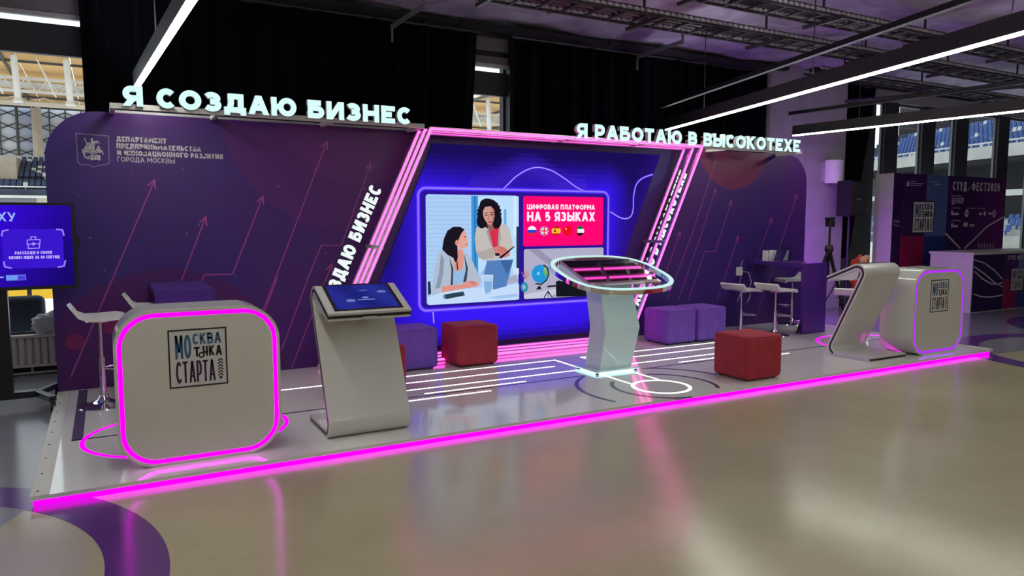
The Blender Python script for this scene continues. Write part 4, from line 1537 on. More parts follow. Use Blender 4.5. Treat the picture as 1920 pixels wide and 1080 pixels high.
P.poly((44, 66, 84), [(188, 908), (346, 882), (360, 916), (200, 948)]).poly((70, 150, 140), [(172, 922), (188, 908), (198, 948), (184, 946)])
P.poly((176, 206, 240), [(507, 746), (594, 746), (588, 878), (555, 912), (522, 900)]).poly((134, 176, 222), [(512, 800), (590, 796), (586, 868), (550, 900), (524, 888)])
P.ln((236, 244, 255), [(507, 746), (594, 746), (588, 878)], .008).ln((236, 244, 255), [(507, 746), (522, 900)], .008)
# pink text panel
P.cv = lambda x, y: W(x, y)
x0, z1 = W(979, 367.5)
x1, z0 = W(1129, 372)[0], W(981, 462)[1]
P.d += P.st
P.mb.color((255, 8, 116)).flat(rrect(x0, z0, x1, z1, .025, 5), sm, P.d)
P.d += P.st
(xa, za), (xb, _) = W(986, 392.5), W(1113, 392.5)
P.mb.color((255, 236, 250))
text(P.mb, 'ЦИФРОВАЯ ПЛАТФОРМА', xa, xb, za, .062, .015, sm, P.d)
(xa, za), (xb, _) = W(986, 415), W(1113, 415)
text(P.mb, 'НА 5 ЯЗЫКАХ', xa, xb, za, .115, .028, sm, P.d)
P.cv = lambda x, y: W(960 + x / 5.142, 360 + y / 5.142)


def disc(cx, cy, bands):
    for col, y0, y1 in bands:
        pl = clip_poly(ell(cx, cy, 43, 47, 30), cx - 50, cx + 50, cy + y0, cy + y1)
        P.poly(col, pl)


disc(182, 374, (((250, 240, 250), -50, -10), ((40, 70, 200), -10, 18), ((226, 40, 60), 18, 50)))
disc(299, 375, (((40, 50, 120), -50, 50),))
P.poly((250, 240, 250), [(287, 330), (311, 330), (311, 420), (287, 420)]).poly((250, 240, 250), [(257, 363), (341, 363), (341, 387), (257, 387)])
P.ln((250, 240, 250), [(268, 344), (330, 406)], .018).ln((250, 240, 250), [(268, 406), (330, 344)], .018)
P.poly((226, 30, 60), [(293, 328), (305, 328), (305, 422), (293, 422)]).poly((226, 30, 60), [(256, 369), (342, 369), (342, 381), (256, 381)])
disc(414, 374, (((200, 30, 40), -50, -24), ((250, 196, 40), -24, 24), ((200, 30, 40), 24, 50)))
P.poly((130, 60, 20), [(388, 384), (398, 362), (410, 360), (414, 386)])
disc(526, 374, (((235, 16, 32), -50, 50),))
P.el((252, 200, 60), 508, 356, 8, 9, 10)
disc(640, 374, (((20, 110, 70), -50, -18), ((244, 240, 246), -18, 20), ((20, 20, 26), 20, 50)))
P.poly((214, 30, 50), clip_poly(ell(640, 374, 43, 47, 30), 590, 618, 320, 430))
# globe panel
x0, z1 = W(980, 467)
x1, z0 = W(1129, 470)[0], W(980, 560)[1]
P.d += P.st
P.mb.color((176, 174, 200)).flat(rrect(x0, z0, x1, z1, .025, 5), sm, P.d)
P.poly((150, 146, 176), [(150, 555), (250, 552), (420, 690), (420, 760)]).poly((198, 202, 222), [(105, 985), (410, 930), (870, 930), (870, 990), (110, 1030)])
P.el((40, 150, 176), 108, 915, 36, 48).el((170, 176, 198), 104, 915, 16, 22)
for a in (-.5, 0, .4, .8):
    P.ln((178, 110, 140), [(110, 840), (110 + 60 * math.sin(a), 840 - 80 * math.cos(a))], .010)
P.el((36, 150, 216), 258, 788, 80, 88, 30).poly((96, 176, 110), [(300, 730), (332, 780), (318, 830), (300, 800), (286, 760)]).poly((190, 190, 80), [(290, 715), (316, 740), (322, 780), (306, 760)])
P.el((120, 210, 250), 242, 784, 16, 16, 12)
P.ln((40, 36, 40), [(290, 700), (330, 730), (342, 790), (320, 850), (270, 888), (212, 882)], .017).poly((30, 28, 34), [(218, 940), (272, 936), (262, 905), (242, 905)])
P.poly((20, 24, 30), [(410, 862), (440, 850), (700, 930), (755, 985), (760, 1000), (412, 1008)]).ln((24, 24, 32), [(328, 910), (410, 902)], .02)
P.ln((24, 24, 32), [(296, 1016), (335, 955), (372, 1012)], .014).ln((24, 24, 32), [(335, 955), (338, 1012)], .01).ln((24, 24, 32), [(380, 1014), (400, 985)], .01)
P.mb.obj('picture_card', 'screen', vs_)

# ================================================================== FURNITURE OF THE STAND
# ------------------------------------------------------------------ city logo (frame, three words, chevrons)
M['logo_blue'] = pmat('steel_blue_film', (.035, .115, .21), .4)
M['logo_black'] = pmat('black_film', (.008, .007, .012), .4)
M['logo_plum'] = pmat('dark_plum_film', (.035, .012, .06), .4)
M['logo_plate'] = pmat('pale_grey_film', (.56, .55, .53), .45)


def logo(parent, x0, z0, w, h, fmap, d=.001, pale=True):
    def U(u):
        return x0 + u * w

    def V(v):
        return z0 + (1 - v) * h
    o = MB().flat([(x0, z0), (x0 + w, z0), (x0 + w, z0 + h), (x0, z0 + h)], fmap, d).obj('logo_plate', 'logo_plate', parent)
    m = MB().rib([(x0 + w * .015, z0 + h * .015), (x0 + w * .985, z0 + h * .015), (x0 + w * .985, z0 + h * .985), (x0 + w * .015, z0 + h * .985)], -w * .013, w * .013, d, d + .002, fmap, True)
    m.obj('logo_frame', 'logo_black', parent)
    e = d + .001
    m = MB()
    text(m, 'МО', U(.115), U(.385), V(.50), h * .40, w * .042, fmap, e, gap=.12)
    text(m, 'СКВА', U(.41), U(.905), V(.275), h * .19, w * .036, fmap, e)
    m.obj('logo_word', 'logo_blue', parent)
    m = MB()
    text(m, 'Т', U(.425), U(.53), V(.485), h * .17, w * .036, fmap, e)
    m.line(ell(U(.555), V(.46), w * .042, h * .04, 18), w * .028, fmap, e, True)
    text(m, 'ЧКА', U(.575), U(.91), V(.485), h * .175, w * .036, fmap, e)
    for k in range(6):
        v = .55 + .052 * k
        m.line([(U(.83), V(v + .035)), (U(.875), V(v)), (U(.92), V(v + .035))], w * .022, fmap, e)
    m.flat(ell(U(.875), V(.88), w * .026, h * .026, 10), fmap, e)
    m.obj('logo_word', 'logo_black', parent)
    m = MB()
    text(m, 'СТАРТА', U(.115), U(.785), V(.92), h * .37, w * .036, fmap, e, gap=.1)
    m.obj('logo_word', 'logo_plum', parent)


def counter(x, yf, label, led):
    c = thing('reception_counter', label, 'counter', (x + .49, yf + .2, ZP), 'reception counters of the stand')
    x0, x1, z0, z1, dp, R_ = x + .01, x + .985, ZP, 1.045, .40, .23
    f = wall_map(yf)
    out = rrect(x0, z0, x1, z1, R_, 14)
    MB().prism(out, -.012, -dp, f).obj('body', 'white_gloss', c, smooth=True)
    MB().rib(out, 0, .018, -.012, .006, f, True).obj('rim', 'white_satin', c, smooth=True)
    MB().rib(rrect(x0 + .018, z0 + .018, x1 - .018, z1 - .018, R_ - .018, 14), .004, .026, -.012, .003, f, True).obj('led_strip', led, c, smooth=True)
    MB().prism(rrect(x0 + .046, z0 + .046, x1 - .046, z1 - .046, R_ - .046, 14), -.012, .004, f).obj('front_panel', 'white_satin', c)
    logo(c, x + .31, .545, .345, .372, f, .0045)
    return c


counter(0.0, 4.965, 'white rounded counter whose light rim glows pure magenta, beside the chrome bar stool', 'magenta')
counter(7.87, 4.92, 'white rounded counter whose light rim glows violet, behind the white side-on kiosk', 'violet_led')

# ------------------------------------------------------------------ Z shaped touch kiosks
M['kiosk'] = pmat('pale_grey_kiosk_lacquer', (.58, .57, .54), .22, noise=.03, nscale=3, coat=.3)


def smooth_path(pts, rad, n=9):
    out = [pts[0]]
    for i in range(1, len(pts) - 1):
        a, b, c = Vector(pts[i - 1]), Vector(pts[i]), Vector(pts[i + 1])
        r = rad[i - 1]
        u, w = (a - b).normalized(), (c - b).normalized()
        half = math.acos(max(-1, min(1, u.dot(w)))) / 2
        t = r / math.tan(half)
        p0, p1 = b + u * t, b + w * t
        ctr = b + (u + w).normalized() * (r / math.sin(half))
        a0 = math.atan2(p0.y - ctr.y, p0.x - ctr.x)
        a1 = math.atan2(p1.y - ctr.y, p1.x - ctr.x)
        while a1 - a0 > PI:
            a1 -= 2 * PI
        while a1 - a0 < -PI:
            a1 += 2 * PI
        for k in range(n + 1):
            tt = a0 + (a1 - a0) * k / n
            out.append((ctr.x + r * math.cos(tt), ctr.y + r * math.sin(tt)))
    out.append(pts[-1])
    return out


def kiosk(loc, rz, label, picture):
    """profile in (y, z): the screen slopes towards -y, the foot runs back to +y"""
    w = .60
    k = thing('touch_kiosk', label, 'kiosk', loc, 'z shaped touch kiosks', rz)
    f = lambda u, v, d: (d, u, v)
    path = smooth_path([(.52, .030), (-.045, .030), (.455, 1.105), (-.07, .872)], (.075, .075))
    for name, a, b, m in (('outer_shell', -.031, -.0125, 'kiosk'), ('inlay', -.0124, .0124, 'black'), ('inner_shell', .0125, .031, 'kiosk')):
        e = 0 if name != 'inlay' else -.0008
        MB().rib(path, a, b, e, w - e, f).obj(name, m, k, world=False, smooth=True)
    # housing wedge below the sloping screen plate
    MB().prism([(-.02, .868), (.335, 1.015), (.29, .90), (.24, .875)], .012, w - .012, f).obj('screen_housing', 'white_gloss', k, world=False)
    MB().box((w * .40, -.0865, .850), (w * .56, -.078, .868)).obj('latch', 'alu', k, world=False)
    # screen on the slope
    a, b = Vector((-.07, .872)), Vector((.455, 1.105))
    u = (b - a).normalized()
    nrm = Vector((-u.y, u.x))
    g = lambda s_, t, d: (s_, a.x + u.x * t + nrm.x * (.031 + d), a.y + u.y * t + nrm.y * (.031 + d))
    sc_ = MB().prism([(.05, .028), (w - .05, .028), (w - .05, .405), (.05, .405)], 0, .003, g).obj('screen_glass', 'blackgloss', k, world=False)
    m = MB()
    N = 16
    for i in range(N):
        for j in range(8):
            s0, s1 = .075 + (w - .15) * i / N, .075 + (w - .15) * (i + 1) / N
            t0, t1 = .048 + .337 * j / 8, .048 + .337 * (j + 1) / 8
            v = .5 + .5 * math.sin(i * .5 + j * .4)
            m.color((30 + 10 * v, 34 + 12 * v, 118 + 26 * v)).flat([(s0, t0), (s1, t0), (s1, t1), (s0, t1)], g, .0035)
    if picture:
        m.color((96, 120, 184)).flat(ell(.20, .16, .035, .022, 14), g, .0038).flat(ell(.46, .27, .036, .018, 14), g, .0038)
        m.color((120, 140, 210)).flat(ell(.315, .195, .025, .012, 12), g, .0038).line([(.25, .165), (.38, .165)], .010, g, .0038).line([(.3, .3), (.36, .3)], .006, g, .0038)
    m.obj('picture', 'dim_screen', k, world=False)
    # side slot of the foot
    MB().box((w - .001, .05, .018), (w + .003, .50, .046)).obj('foot_edge', 'alu', k, world=False)
    return k


kiosk((1.305, 5.00, ZP + .0), 0, 'pale grey z shaped touch kiosk showing its blue screen to the viewer', True)
kiosk((7.76, 5.43, ZP + .0), PI, 'white z shaped touch kiosk seen side-on with its screen turned away', False)

# ------------------------------------------------------------------ round touch table on the bent acrylic pedestal
tt = thing('touch_table', 'tilted ring-lit touch table on a bent frosted pedestal, in the middle of the platform', 'table', (4.5, 6.0, ZP))
tilt = .295
tc = Vector((4.50, 5.995, 1.075))


def tmap(u, v, d):
    return (tc.x + u, tc.y + v * math.cos(tilt) - d * math.sin(tilt), tc.z + v * math.sin(tilt) + d * math.cos(tilt))


def sell(a, b, n=2.75, k=72):
    out = []
    for i in range(k):
        t = 2 * PI * i / k
        c, s_ = math.cos(t), math.sin(t)
        out.append((a * math.copysign(abs(c) ** (2 / n), c), b * math.copysign(abs(s_) ** (2 / n), s_)))
    return out


outer = sell(.632, .494)
MB().rib(outer, 0, .052, -.052, -.004, tmap, True).obj('ring_body', 'chrome', tt, smooth=True)
MB().rib(sell(.628, .490), 0, .044, -.004, .001, tmap, True).obj('ring_light', 'ring_led', tt, smooth=True)
MB().prism(sell(.582, .444), -.051, -.046, tmap).obj('clear_disc', 'acrylic', tt)
mt_ = .355


def mmap(u, v, d):
    v = v - .03
    return (tc.x + u, tc.y + .03 + v * math.cos(mt_) - d * math.sin(mt_), tc.z + .012 + v * math.sin(mt_) + d * math.cos(mt_))


MB().prism([(-.43, -.255), (.45, -.255), (.45, .33), (-.43, .33)], -.036, -.012, mmap).obj('monitor_bezel', 'alu', tt)
MB().prism([(-.415, -.205), (.435, -.205), (.435, .315), (-.415, .315)], -.012, -.008, mmap).obj('monitor_glass', 'blackgloss', tt)
m = MB()
for i in range(40):
    u = -.36 + i * .0195
    m.prism([(u, -.246), (u + .008, -.246), (u + .008, -.215), (u, -.215)], -.012, -.010, mmap)
m.obj('speaker_slot', 'black', tt, kind='stuff')
M['frost'] = pmat('frosted_acrylic', (.66, .84, .86), .14, noise=.03, nscale=2, coat=.3)  # white acrylic with the cyan glow tinted into its colour
M['frost_side'] = pmat('frosted_acrylic_side', (.60, .70, .84), .18, noise=.06, nscale=6, coat=.3)
prof = [(6.02 - .15, .10), (5.80, .52), (5.855, .935)]
dep = .25
Zs = [p[1] for p in prof]
# front sheet bent outwards at knee height, side sheets, back sheet
xl, xr = 4.27, 4.70
sec = [(5.875, .10, 4.275, 4.665), (5.79, .52, 4.275, 4.70), (5.86, .955, 4.255, 4.64)]
m = MB()
for (ya, za, la, ra), (yb, zb_, lb, rb_) in zip(sec, sec[1:]):
    m.hexa([(la, ya, za), (ra, ya, za), (ra, ya + .012, za), (la, ya + .012, za)], [(lb, yb, zb_), (rb_, yb, zb_), (rb_, yb + .012, zb_), (lb, yb + .012, zb_)])
m.obj('front_sheet', 'frost', tt)
m = MB()
for (ya, za, la, ra), (yb, zb_, lb, rb_) in zip(sec, sec[1:]):
    m.hexa([(la, ya + dep, za), (ra, ya + dep, za), (ra, ya + dep + .012, za), (la, ya + dep + .012, za)], [(lb, yb + dep, zb_), (rb_, yb + dep, zb_), (rb_, yb + dep + .012, zb_), (lb, yb + dep + .012, zb_)])
m.obj('back_sheet', 'frost', tt)
for q in (0, 1):
    m = MB()
    for (ya, za, la, ra), (yb, zb_, lb, rb_) in zip(sec, sec[1:]):
        xa, xb = (la, lb) if q == 0 else (ra - .012, rb_ - .012)
        m.hexa([(xa, ya + .012, za), (xa + .012, ya + .012, za), (xa + .012, ya + dep, za), (xa, ya + dep, za)], [(xb, yb + .012, zb_), (xb + .012, yb + .012, zb_), (xb + .012, yb + dep, zb_), (xb, yb + dep, zb_)])
    m.obj('side_sheet', 'frost_side', tt)
MB().hexa([(4.27, 5.87, .95), (4.64, 5.87, .95), (4.64, 6.12, .95), (4.27, 6.12, .95)], [(4.22, 5.72, .965), (4.72, 5.72, .965), (4.72, 6.18, 1.09), (4.22, 6.18, 1.09)]).obj('neck', 'frost', tt)
MB().box((4.20, 5.83, .085), (4.74, 6.22, .10)).obj('base_plate', 'frost', tt)
MB().box((4.205, 5.835, .0805), (4.735, 6.215, .0845)).obj('base_light', emat('cyan_glow', (.40, .95, 1.0), 3.0), tt)
MB().rib(sell(.60, .462), 0, .012, -.0535, -.0525, tmap, True).obj('added_under_light', emat('added_under_glow', (.55, .95, .95), 5.0), tt)  # strip added under the ring to light the pedestal
for x, y in ((4.23, 5.86), (4.71, 5.86), (4.23, 6.19), (4.71, 6.19)):
    MB().lathe([(0, 0), (.016, 0), (.016, .02), (0, .02)], (x, y, ZP + .0005), 10).obj('foot', 'black', tt)

# ------------------------------------------------------------------ cube seats
def pouf(x, y, mat, label, w=.49, d=.46, h=.435):
    o = thing('cube_pouf', label, 'pouf', (x + w / 2, y + d / 2, ZP), 'soft cube seats on the platform')
    m = MB().rbox((x, y, ZP + .012), (x + w, y + d, ZP + h), .05, 5)
    m.obj('cushion', mat, o, smooth=True)
    f = lambda u, v, dd: (u, v, dd)
    pts = [(x + w / 2 + (p[0] - x - w / 2), p[1]) for p in rrect(x + .012, y + .012, x + w - .012, y + d - .012, .05, 5)]
    MB().tube([(p[0], p[1], ZP + h - .015) for p in pts + pts[:1]], .006, 6, False).obj('piping', mat, o, smooth=True)
    for a, b in ((x + .06, y + .06), (x + w - .06, y + .06), (x + .06, y + d - .06), (x + w - .06, y + d - .06)):
        MB().lathe([(0, 0), (.018, 0), (.018, .014), (0, .014)], (a, b, ZP), 8).obj('glide', 'black', o)
    return o


pouf(5.25, 4.87, 'red_fab', 'dark red cube pouf alone near the front edge, right of the touch table')
pouf(3.14, 6.81, 'red_fab', 'bright red cube pouf below the video screen')
pouf(2.49, 6.90, 'purple_fab', 'violet cube pouf between the left kiosk and the red pouf', w=.48)
pouf(1.81, 6.05, 'red_fab', 'red cube pouf almost hidden behind the left kiosk')
pouf(5.95, 6.81, 'purple_fab', 'violet cube pouf just right of the touch table pedestal')
pouf(6.47, 6.81, 'purple_fab', 'violet cube pouf second to the right of the touch table')

# ------------------------------------------------------------------ bar stools
def make_stool():
    o = thing('bar_stool', '', 'stool')
    f = lambda u, v, d: (u, d, v)
    prof_ = [(.20, -.035), (.185, -.004), (.14, .006), (0, .0), (-.10, .004), (-.155, .03), (-.195, .09), (-.205, .105)]
    m = MB().rib(prof_, -.016, .016, -.19, .19, f)
    m.obj('seat_shell', 'seat_white', o, world=False, smooth=True)
    MB().lathe([(.10, -.02), (.10, -.035), (.03, -.05)], (0, 0, 0), 16).obj('seat_plate', 'chrome', o, world=False)
    MB().tube([(0, 0, -.05), (0, 0, -.33)], .014, 12).tube([(0, 0, -.33), (0, 0, -.70)], .024, 12).obj('pole', 'chrome', o, world=False, smooth=True)
    MB().tube([(0, 0, -.055), (.02, .12, -.07), (.02, .17, -.075)], .006, 6).obj('lever', 'black', o, world=False)
    MB().tube([(.02, -.02, -.42), (.14, -.13, -.42), (.20, -.10, -.42), (.22, 0, -.42), (.20, .10, -.42), (.14, .13, -.42), (.02, .02, -.42)], .009, 8).obj('footrest', 'chrome', o, world=False, smooth=True)
    MB().lathe([(0, -.63), (.03, -.64), (.045, -.675), (.10, -.705), (.19, -.722), (.195, -.73), (0, -.73)], (0, 0, 0), 28).obj('base', 'chrome', o, world=False, smooth=True)
    return o


stool0 = make_stool()
used = []


def stool(x, y, sz, rz, label):
    o = stool0 if not used else copy_tree(stool0)
    used.append(1)
    o.location = (x, y, sz)
    o.rotation_euler = (0, 0, rz)
    k = (sz - ZP) / .73
    o.scale = (1, 1, k)
    tag(o, label, 'stool', 'white bar stools of the stand')
    return o


stool(-.07, 6.88, .80, .10, 'white bar stool with chrome pole beside the left counter, the one nearer the wall edge')
stool(.33, 7.12, .84, .05, 'white bar stool half hidden behind the top of the left counter')
stool(7.50, 7.10, .66, .12, 'white bar stool furthest left at the violet bar table')
stool(7.80, 6.78, .67, .05, 'white bar stool in the middle, in front of the violet bar table')
stool(8.86, 7.40, .72, PI - .4, 'white bar stool turned the other way behind the violet bar table')
stool(8.40, 6.10, .64, .64, 'low white stool between the right kiosk and the right counter')

# ------------------------------------------------------------------ bar tables against the wall
def bar_table(x, label):
    o = thing('bar_table', label, 'table', (x + .22, 7.1, ZP), 'violet bar tables against the wall')
    MB().box((x, 6.62, .965), (x + .46, WY - .006, 1.015)).obj('tabletop', 'purple_lam', o)
    MB().box((x, 6.62, ZP), (x + .46, 6.67, .965)).obj('leg_panel', 'purple_lam', o)
    return o


bar_table(.335, 'violet bar table with a panel leg, seen above the left counter')
bar_table(8.15, 'violet bar table with a panel leg at the right end of the wall')
ho = thing('brochure_holder', 'clear acrylic brochure holder standing on the right violet bar table', 'holder', (8.36, 7.2, 1.015))
MB().box((8.25, 7.16, 1.016), (8.50, 7.165, 1.26)).obj('rear_sheet', 'acrylic', ho)
MB().box((8.25, 7.10, 1.016), (8.50, 7.105, 1.22)).obj('front_sheet', 'acrylic', ho)
MB().box((8.25, 7.105, 1.016), (8.50, 7.16, 1.022)).obj('tray', 'acrylic', ho)
MB().hexa([(8.31, 7.11, 1.03), (8.40, 7.11, 1.03), (8.40, 7.118, 1.03), (8.31, 7.118, 1.03)], [(8.40, 7.11, 1.17), (8.42, 7.11, 1.17), (8.42, 7.118, 1.17), (8.40, 7.118, 1.17)]).obj('leaflet', 'paper', ho)
for i, (x, tilt_) in enumerate(((8.03, .0), (8.10, .06), (8.14, .06))):
    t = MB().hexa([(x + .14, 7.28, 1.016), (x + .165, 7.28, 1.016), (x + .165, 7.36, 1.016), (x + .14, 7.36, 1.016)], [(x + .14 + tilt_, 7.28, 1.165), (x + .165 + tilt_, 7.28, 1.165), (x + .165 + tilt_, 7.36, 1.165), (x + .14 + tilt_, 7.36, 1.165)]).obj('booklet', 'paper')
    tag(t, ['white booklet standing upright at the left on the right bar table', 'white booklet leaning in the middle on the right bar table', 'white booklet leaning next to the brochure holder'][i], 'booklet', 'booklets on the right bar table')
cb_ = thing('charging_cable', 'thin white cable hanging from the wall socket by the right bar table', 'cable', (8.0, 7.58, .5))
MB().tube([(8.02, 7.585, .86), (8.12, 7.56, .84), (8.17, 7.55, .70), (8.13, 7.55, .60), (8.16, 7.55, .50), (8.05, 7.5, .42)], .005, 6).obj('cord', 'cable_white', cb_, smooth=True)
MB().tube([(7.98, 7.55, 1.02), (7.94, 7.55, .90), (7.96, 7.55, .76), (7.92, 7.55, .66), (7.95, 7.55, .52), (7.9, 7.55, .44)], .004, 6).obj('loose_cord', 'cable_white', cb_, smooth=True)

# ------------------------------------------------------------------ mobile screen at the left
tv = thing('mobile_screen', 'black mobile presentation screen on a wheeled stand at the left edge', 'screen', (-.78, 7.3, 0))
ty = 7.27
f = wall_map(ty)
tx0, tx1, tz0, tz1 = -1.43, -.215, 1.018, 1.742
MB().box((tx0, ty, tz0), (tx1, ty + .06, tz1)).obj('casing', 'black', tv)
MB().box((tx0 - .012, ty + .015, 1.3), (tx0, ty + .045, 1.4)).obj('side_port', 'black', tv)
MB().box((tx1, ty + .015, 1.37), (tx1 + .028, ty + .045, 1.45)).obj('side_bracket', 'black', tv)
P = Pic(f, lambda x, y: (at(x, y, 'y', ty).x, at(x, y, 'y', ty).z), step=.00015)
m = P.mb
N = 18
for i in range(N):
    for j in range(10):
        x0, x1 = tx0 + .03 + (tx1 - tx0 - .06) * i / N, tx0 + .03 + (tx1 - tx0 - .06) * (i + 1) / N
        z0, z1 = tz0 + .028 + (tz1 - tz0 - .05) * j / 10, tz0 + .028 + (tz1 - tz0 - .05) * (j + 1) / 10
        t = min(1, max(0, (i / N - .45) * 1.2 + .35 * (1 - j / 9)))
        m.color(lerp3((58, 10, 232), (22, 8, 96), t)).flat([(x0, z0), (x1, z0), (x1, z1), (x0, z1)], f, .0008)
P.d = .0012


def Tq(x, y):
    p = at(x, y, 'y', ty)
    return (p.x, p.z)


P.d += P.st
a, b = Tq(3, 430), Tq(121, 501)
P.mb.color((58, 22, 205)).flat(rrect(a[0], b[1], b[0], a[1], .03, 5), f, P.d)
for pts in ([(3, 443), (5, 433), (16, 431)], [(105, 430), (117, 431), (120, 442)], [(7, 490), (9, 500), (22, 503)], [(108, 501), (120, 499), (123, 488)]):
    P.ln((150, 130, 250), pts, .012)
for pts, cl in (([(51, 450), (75, 449), (75, 457), (51, 458)], True), ([(53, 458), (74, 457), (74, 465), (53, 466)], True), ([(58, 449), (58, 444), (67, 444), (67, 449)], False), ([(60, 457), (63, 455), (66, 457), (63, 460)], True)):
    P.ln((176, 160, 255), pts, .006, cl)
P.d += P.st
P.mb.color((190, 176, 250))
for s_, xa, xb, y in (('РАССКАЖИ О СВОЕЙ', 28, 98, 477), ('БИЗНЕС-ИДЕЕ ЗА 60 СЕКУНД', 17, 112, 486)):
    a, b = Tq(xa, y), Tq(xb, y)
    text(P.mb, s_, a[0], b[0], a[1], .024, .007, f, P.d)
a, b = Tq(-22, 415), Tq(30, 415)
P.mb.color((150, 190, 250))
text(P.mb, 'ЭХУ', a[0], b[0], a[1], .075, .012, f, P.d)
a, b = Tq(11, 516), Tq(49, 525)
P.mb.color((110, 150, 240)).flat([(a[0], b[1]), (b[0], b[1]), (b[0], a[1]), (a[0], a[1])], f, P.d + .0001)
a, b = Tq(33, 516.5), Tq(48, 524.5)
P.mb.color((80, 60, 220)).flat([(a[0], b[1]), (b[0], b[1]), (b[0], a[1]), (a[0], a[1])], f, P.d + .0002)
a, b = Tq(-40, 520), Tq(7, 520)
P.mb.color((150, 160, 250)).line([a, b], .012, f, P.d + .0001)
P.mb.obj('picture', 'screen', tv)
MB().box((-.90, ty + .07, .10), (-.735, ty + .15, 1.35)).obj('post', 'black', tv)
MB().box((-1.0, ty + .06, 1.2), (-.65, ty + .075, 1.55)).obj('mount_plate', 'black', tv)
MB().box((-1.25, ty + .06, .09), (-.58, ty + .16, .145)).obj('base_beam', 'black', tv)
for s in (1, -1):
    for xs_ in (1, -1):
        c = -.83 + xs_ * .26
        MB().bar((c, ty + .11, .115), (c + xs_ * .13, ty + .11 - s * .30, .115), .055, .045).obj('foot_arm', 'black', tv)
        w_ = Vector((c + xs_ * .13, ty + .11 - s * .31, .045))
        cs = MB().tube([w_ + Vector((-.018, 0, 0)), w_ + Vector((.018, 0, 0))], .045, 16).obj('castor', 'black', tv)
        MB().bar(w_ + Vector((0, 0, .03)), w_ + Vector((0, 0, .07)), .03).obj('castor_fork', 'darkmetal', cs)

# ------------------------------------------------------------------ tripod, loudspeaker, red bundle
tp = thing('camera_tripod', 'black camera tripod with a pan head standing right of the bar table', 'tripod', (8.85, 6.75, ZP))
ap = Vector((8.80, 6.75, 1.20))
for dx, dy in ((-.72, -.10), (.03, -.33), (.33, .42)):
    k = Vector((ap.x + dx, ap.y + dy, ZP + .01))
    mid_ = ap.lerp(k, .5)
    MB().bar(ap, mid_, .034).bar(mid_, k, .022).obj('leg', 'black', tp)
MB().tube([(ap.x, ap.y, .75), (ap.x, ap.y, 1.52)], .016, 10).obj('centre_column', 'black', tp)
MB().lathe([(0, 1.14), (.05, 1.15), (.06, 1.2), (.04, 1.25), (0, 1.26)], (ap.x, ap.y, 0), 14).obj('spider', 'black', tp)
MB().rbox((ap.x - .05, ap.y - .05, 1.50), (ap.x + .05, ap.y + .05, 1.60), .015, 2).rbox((ap.x - .07, ap.y - .04, 1.60), (ap.x + .06, ap.y + .04, 1.635), .01, 2).obj('pan_head', 'black', tp)
MB().tube([(ap.x, ap.y, 1.57), (ap.x - .20, ap.y - .14, 1.52)], [.008, .013], 8).obj('pan_handle', 'black', tp)
spk = thing('loudspeaker', 'black loudspeaker on a stand in front of the violet column', 'speaker', (11.35, 8.35, 0))
m = MB()
m.hexa([(11.13, 8.15, 1.66), (11.52, 8.15, 1.66), (11.46, 8.47, 1.66), (11.19, 8.47, 1.66)], [(11.13, 8.15, 2.27), (11.52, 8.15, 2.27), (11.46, 8.47, 2.27), (11.19, 8.47, 2.27)])
m.obj('cabinet', 'black', spk)
MB().box((11.15, 8.14, 1.68), (11.50, 8.15, 2.25)).obj('grille', 'darkmetal', spk)
MB().box((11.27, 8.134, 1.94), (11.38, 8.14, 1.96)).obj('badge', 'alu', spk)
ss = thing('speaker_stand', 'dark tripod stand carrying the black loudspeaker', 'stand', (11.32, 8.31, 0))
MB().tube([(11.32, 8.31, .12), (11.32, 8.31, 1.66)], .02, 10).obj('pole', 'darkmetal', ss)
for a in (0.4, 2.5, 4.6):
    MB().bar((11.32 + .03 * math.cos(a), 8.31 + .03 * math.sin(a), .75), (11.32 + .42 * math.cos(a), 8.31 + .42 * math.sin(a), .012), .022).obj('leg', 'darkmetal', ss)
rb = thing('red_bundle', 'red cloth bundle with tan folds sticking up behind the right kiosk', 'cloth', (8.45, 6.12, .64))
bm = bmesh.new()
bmesh.ops.create_icosphere(bm, subdivisions=4, radius=1)
for v in bm.verts:
    k = 1 + .13 * math.sin(v.co.x * 6 + 1) * math.sin(v.co.z * 7) + .06 * math.sin(v.co.y * 11)
    v.co = Vector((8.69 + v.co.x * .11 * k, 6.18 + v.co.y * .13 * k, .885 + v.co.z * .235 * k))
MB_ = MB()
MB_.addbm(bm)
MB_.obj('cloth', 'orange', rb, smooth=True)
for dx, dz, r_ in ((-.075, .19, .045), (-.01, .225, .03)):
    bm = bmesh.new()
    bmesh.ops.create_icosphere(bm, subdivisions=3, radius=1)
    for v in bm.verts:
        v.co = Vector((8.68 + dx + v.co.x * r_, 6.08 + v.co.y * .05, .885 + dz + v.co.z * r_ * 1.1))
    k = MB()
    k.addbm(bm)
    k.obj('tan_fold', 'tan', rb, smooth=True)

# ================================================================== THE NEIGHBOURING BOOTH
BY = 8.20
bo = thing('festival_booth', 'neighbouring festival booth wall with a violet print behind the right counter', 'booth', (14.1, BY, 0))
bt = 2.43
MB().box((12.36, BY, 0), (16.0, BY + .36, bt)).obj('carcass', 'white_satin', bo)
bf = wall_map(BY)


def B_(px, py):
    p = at(px, py, 'y', BY)
    return (p.x, p.z)


def xat(px):
    return B_(px, 400)[0]


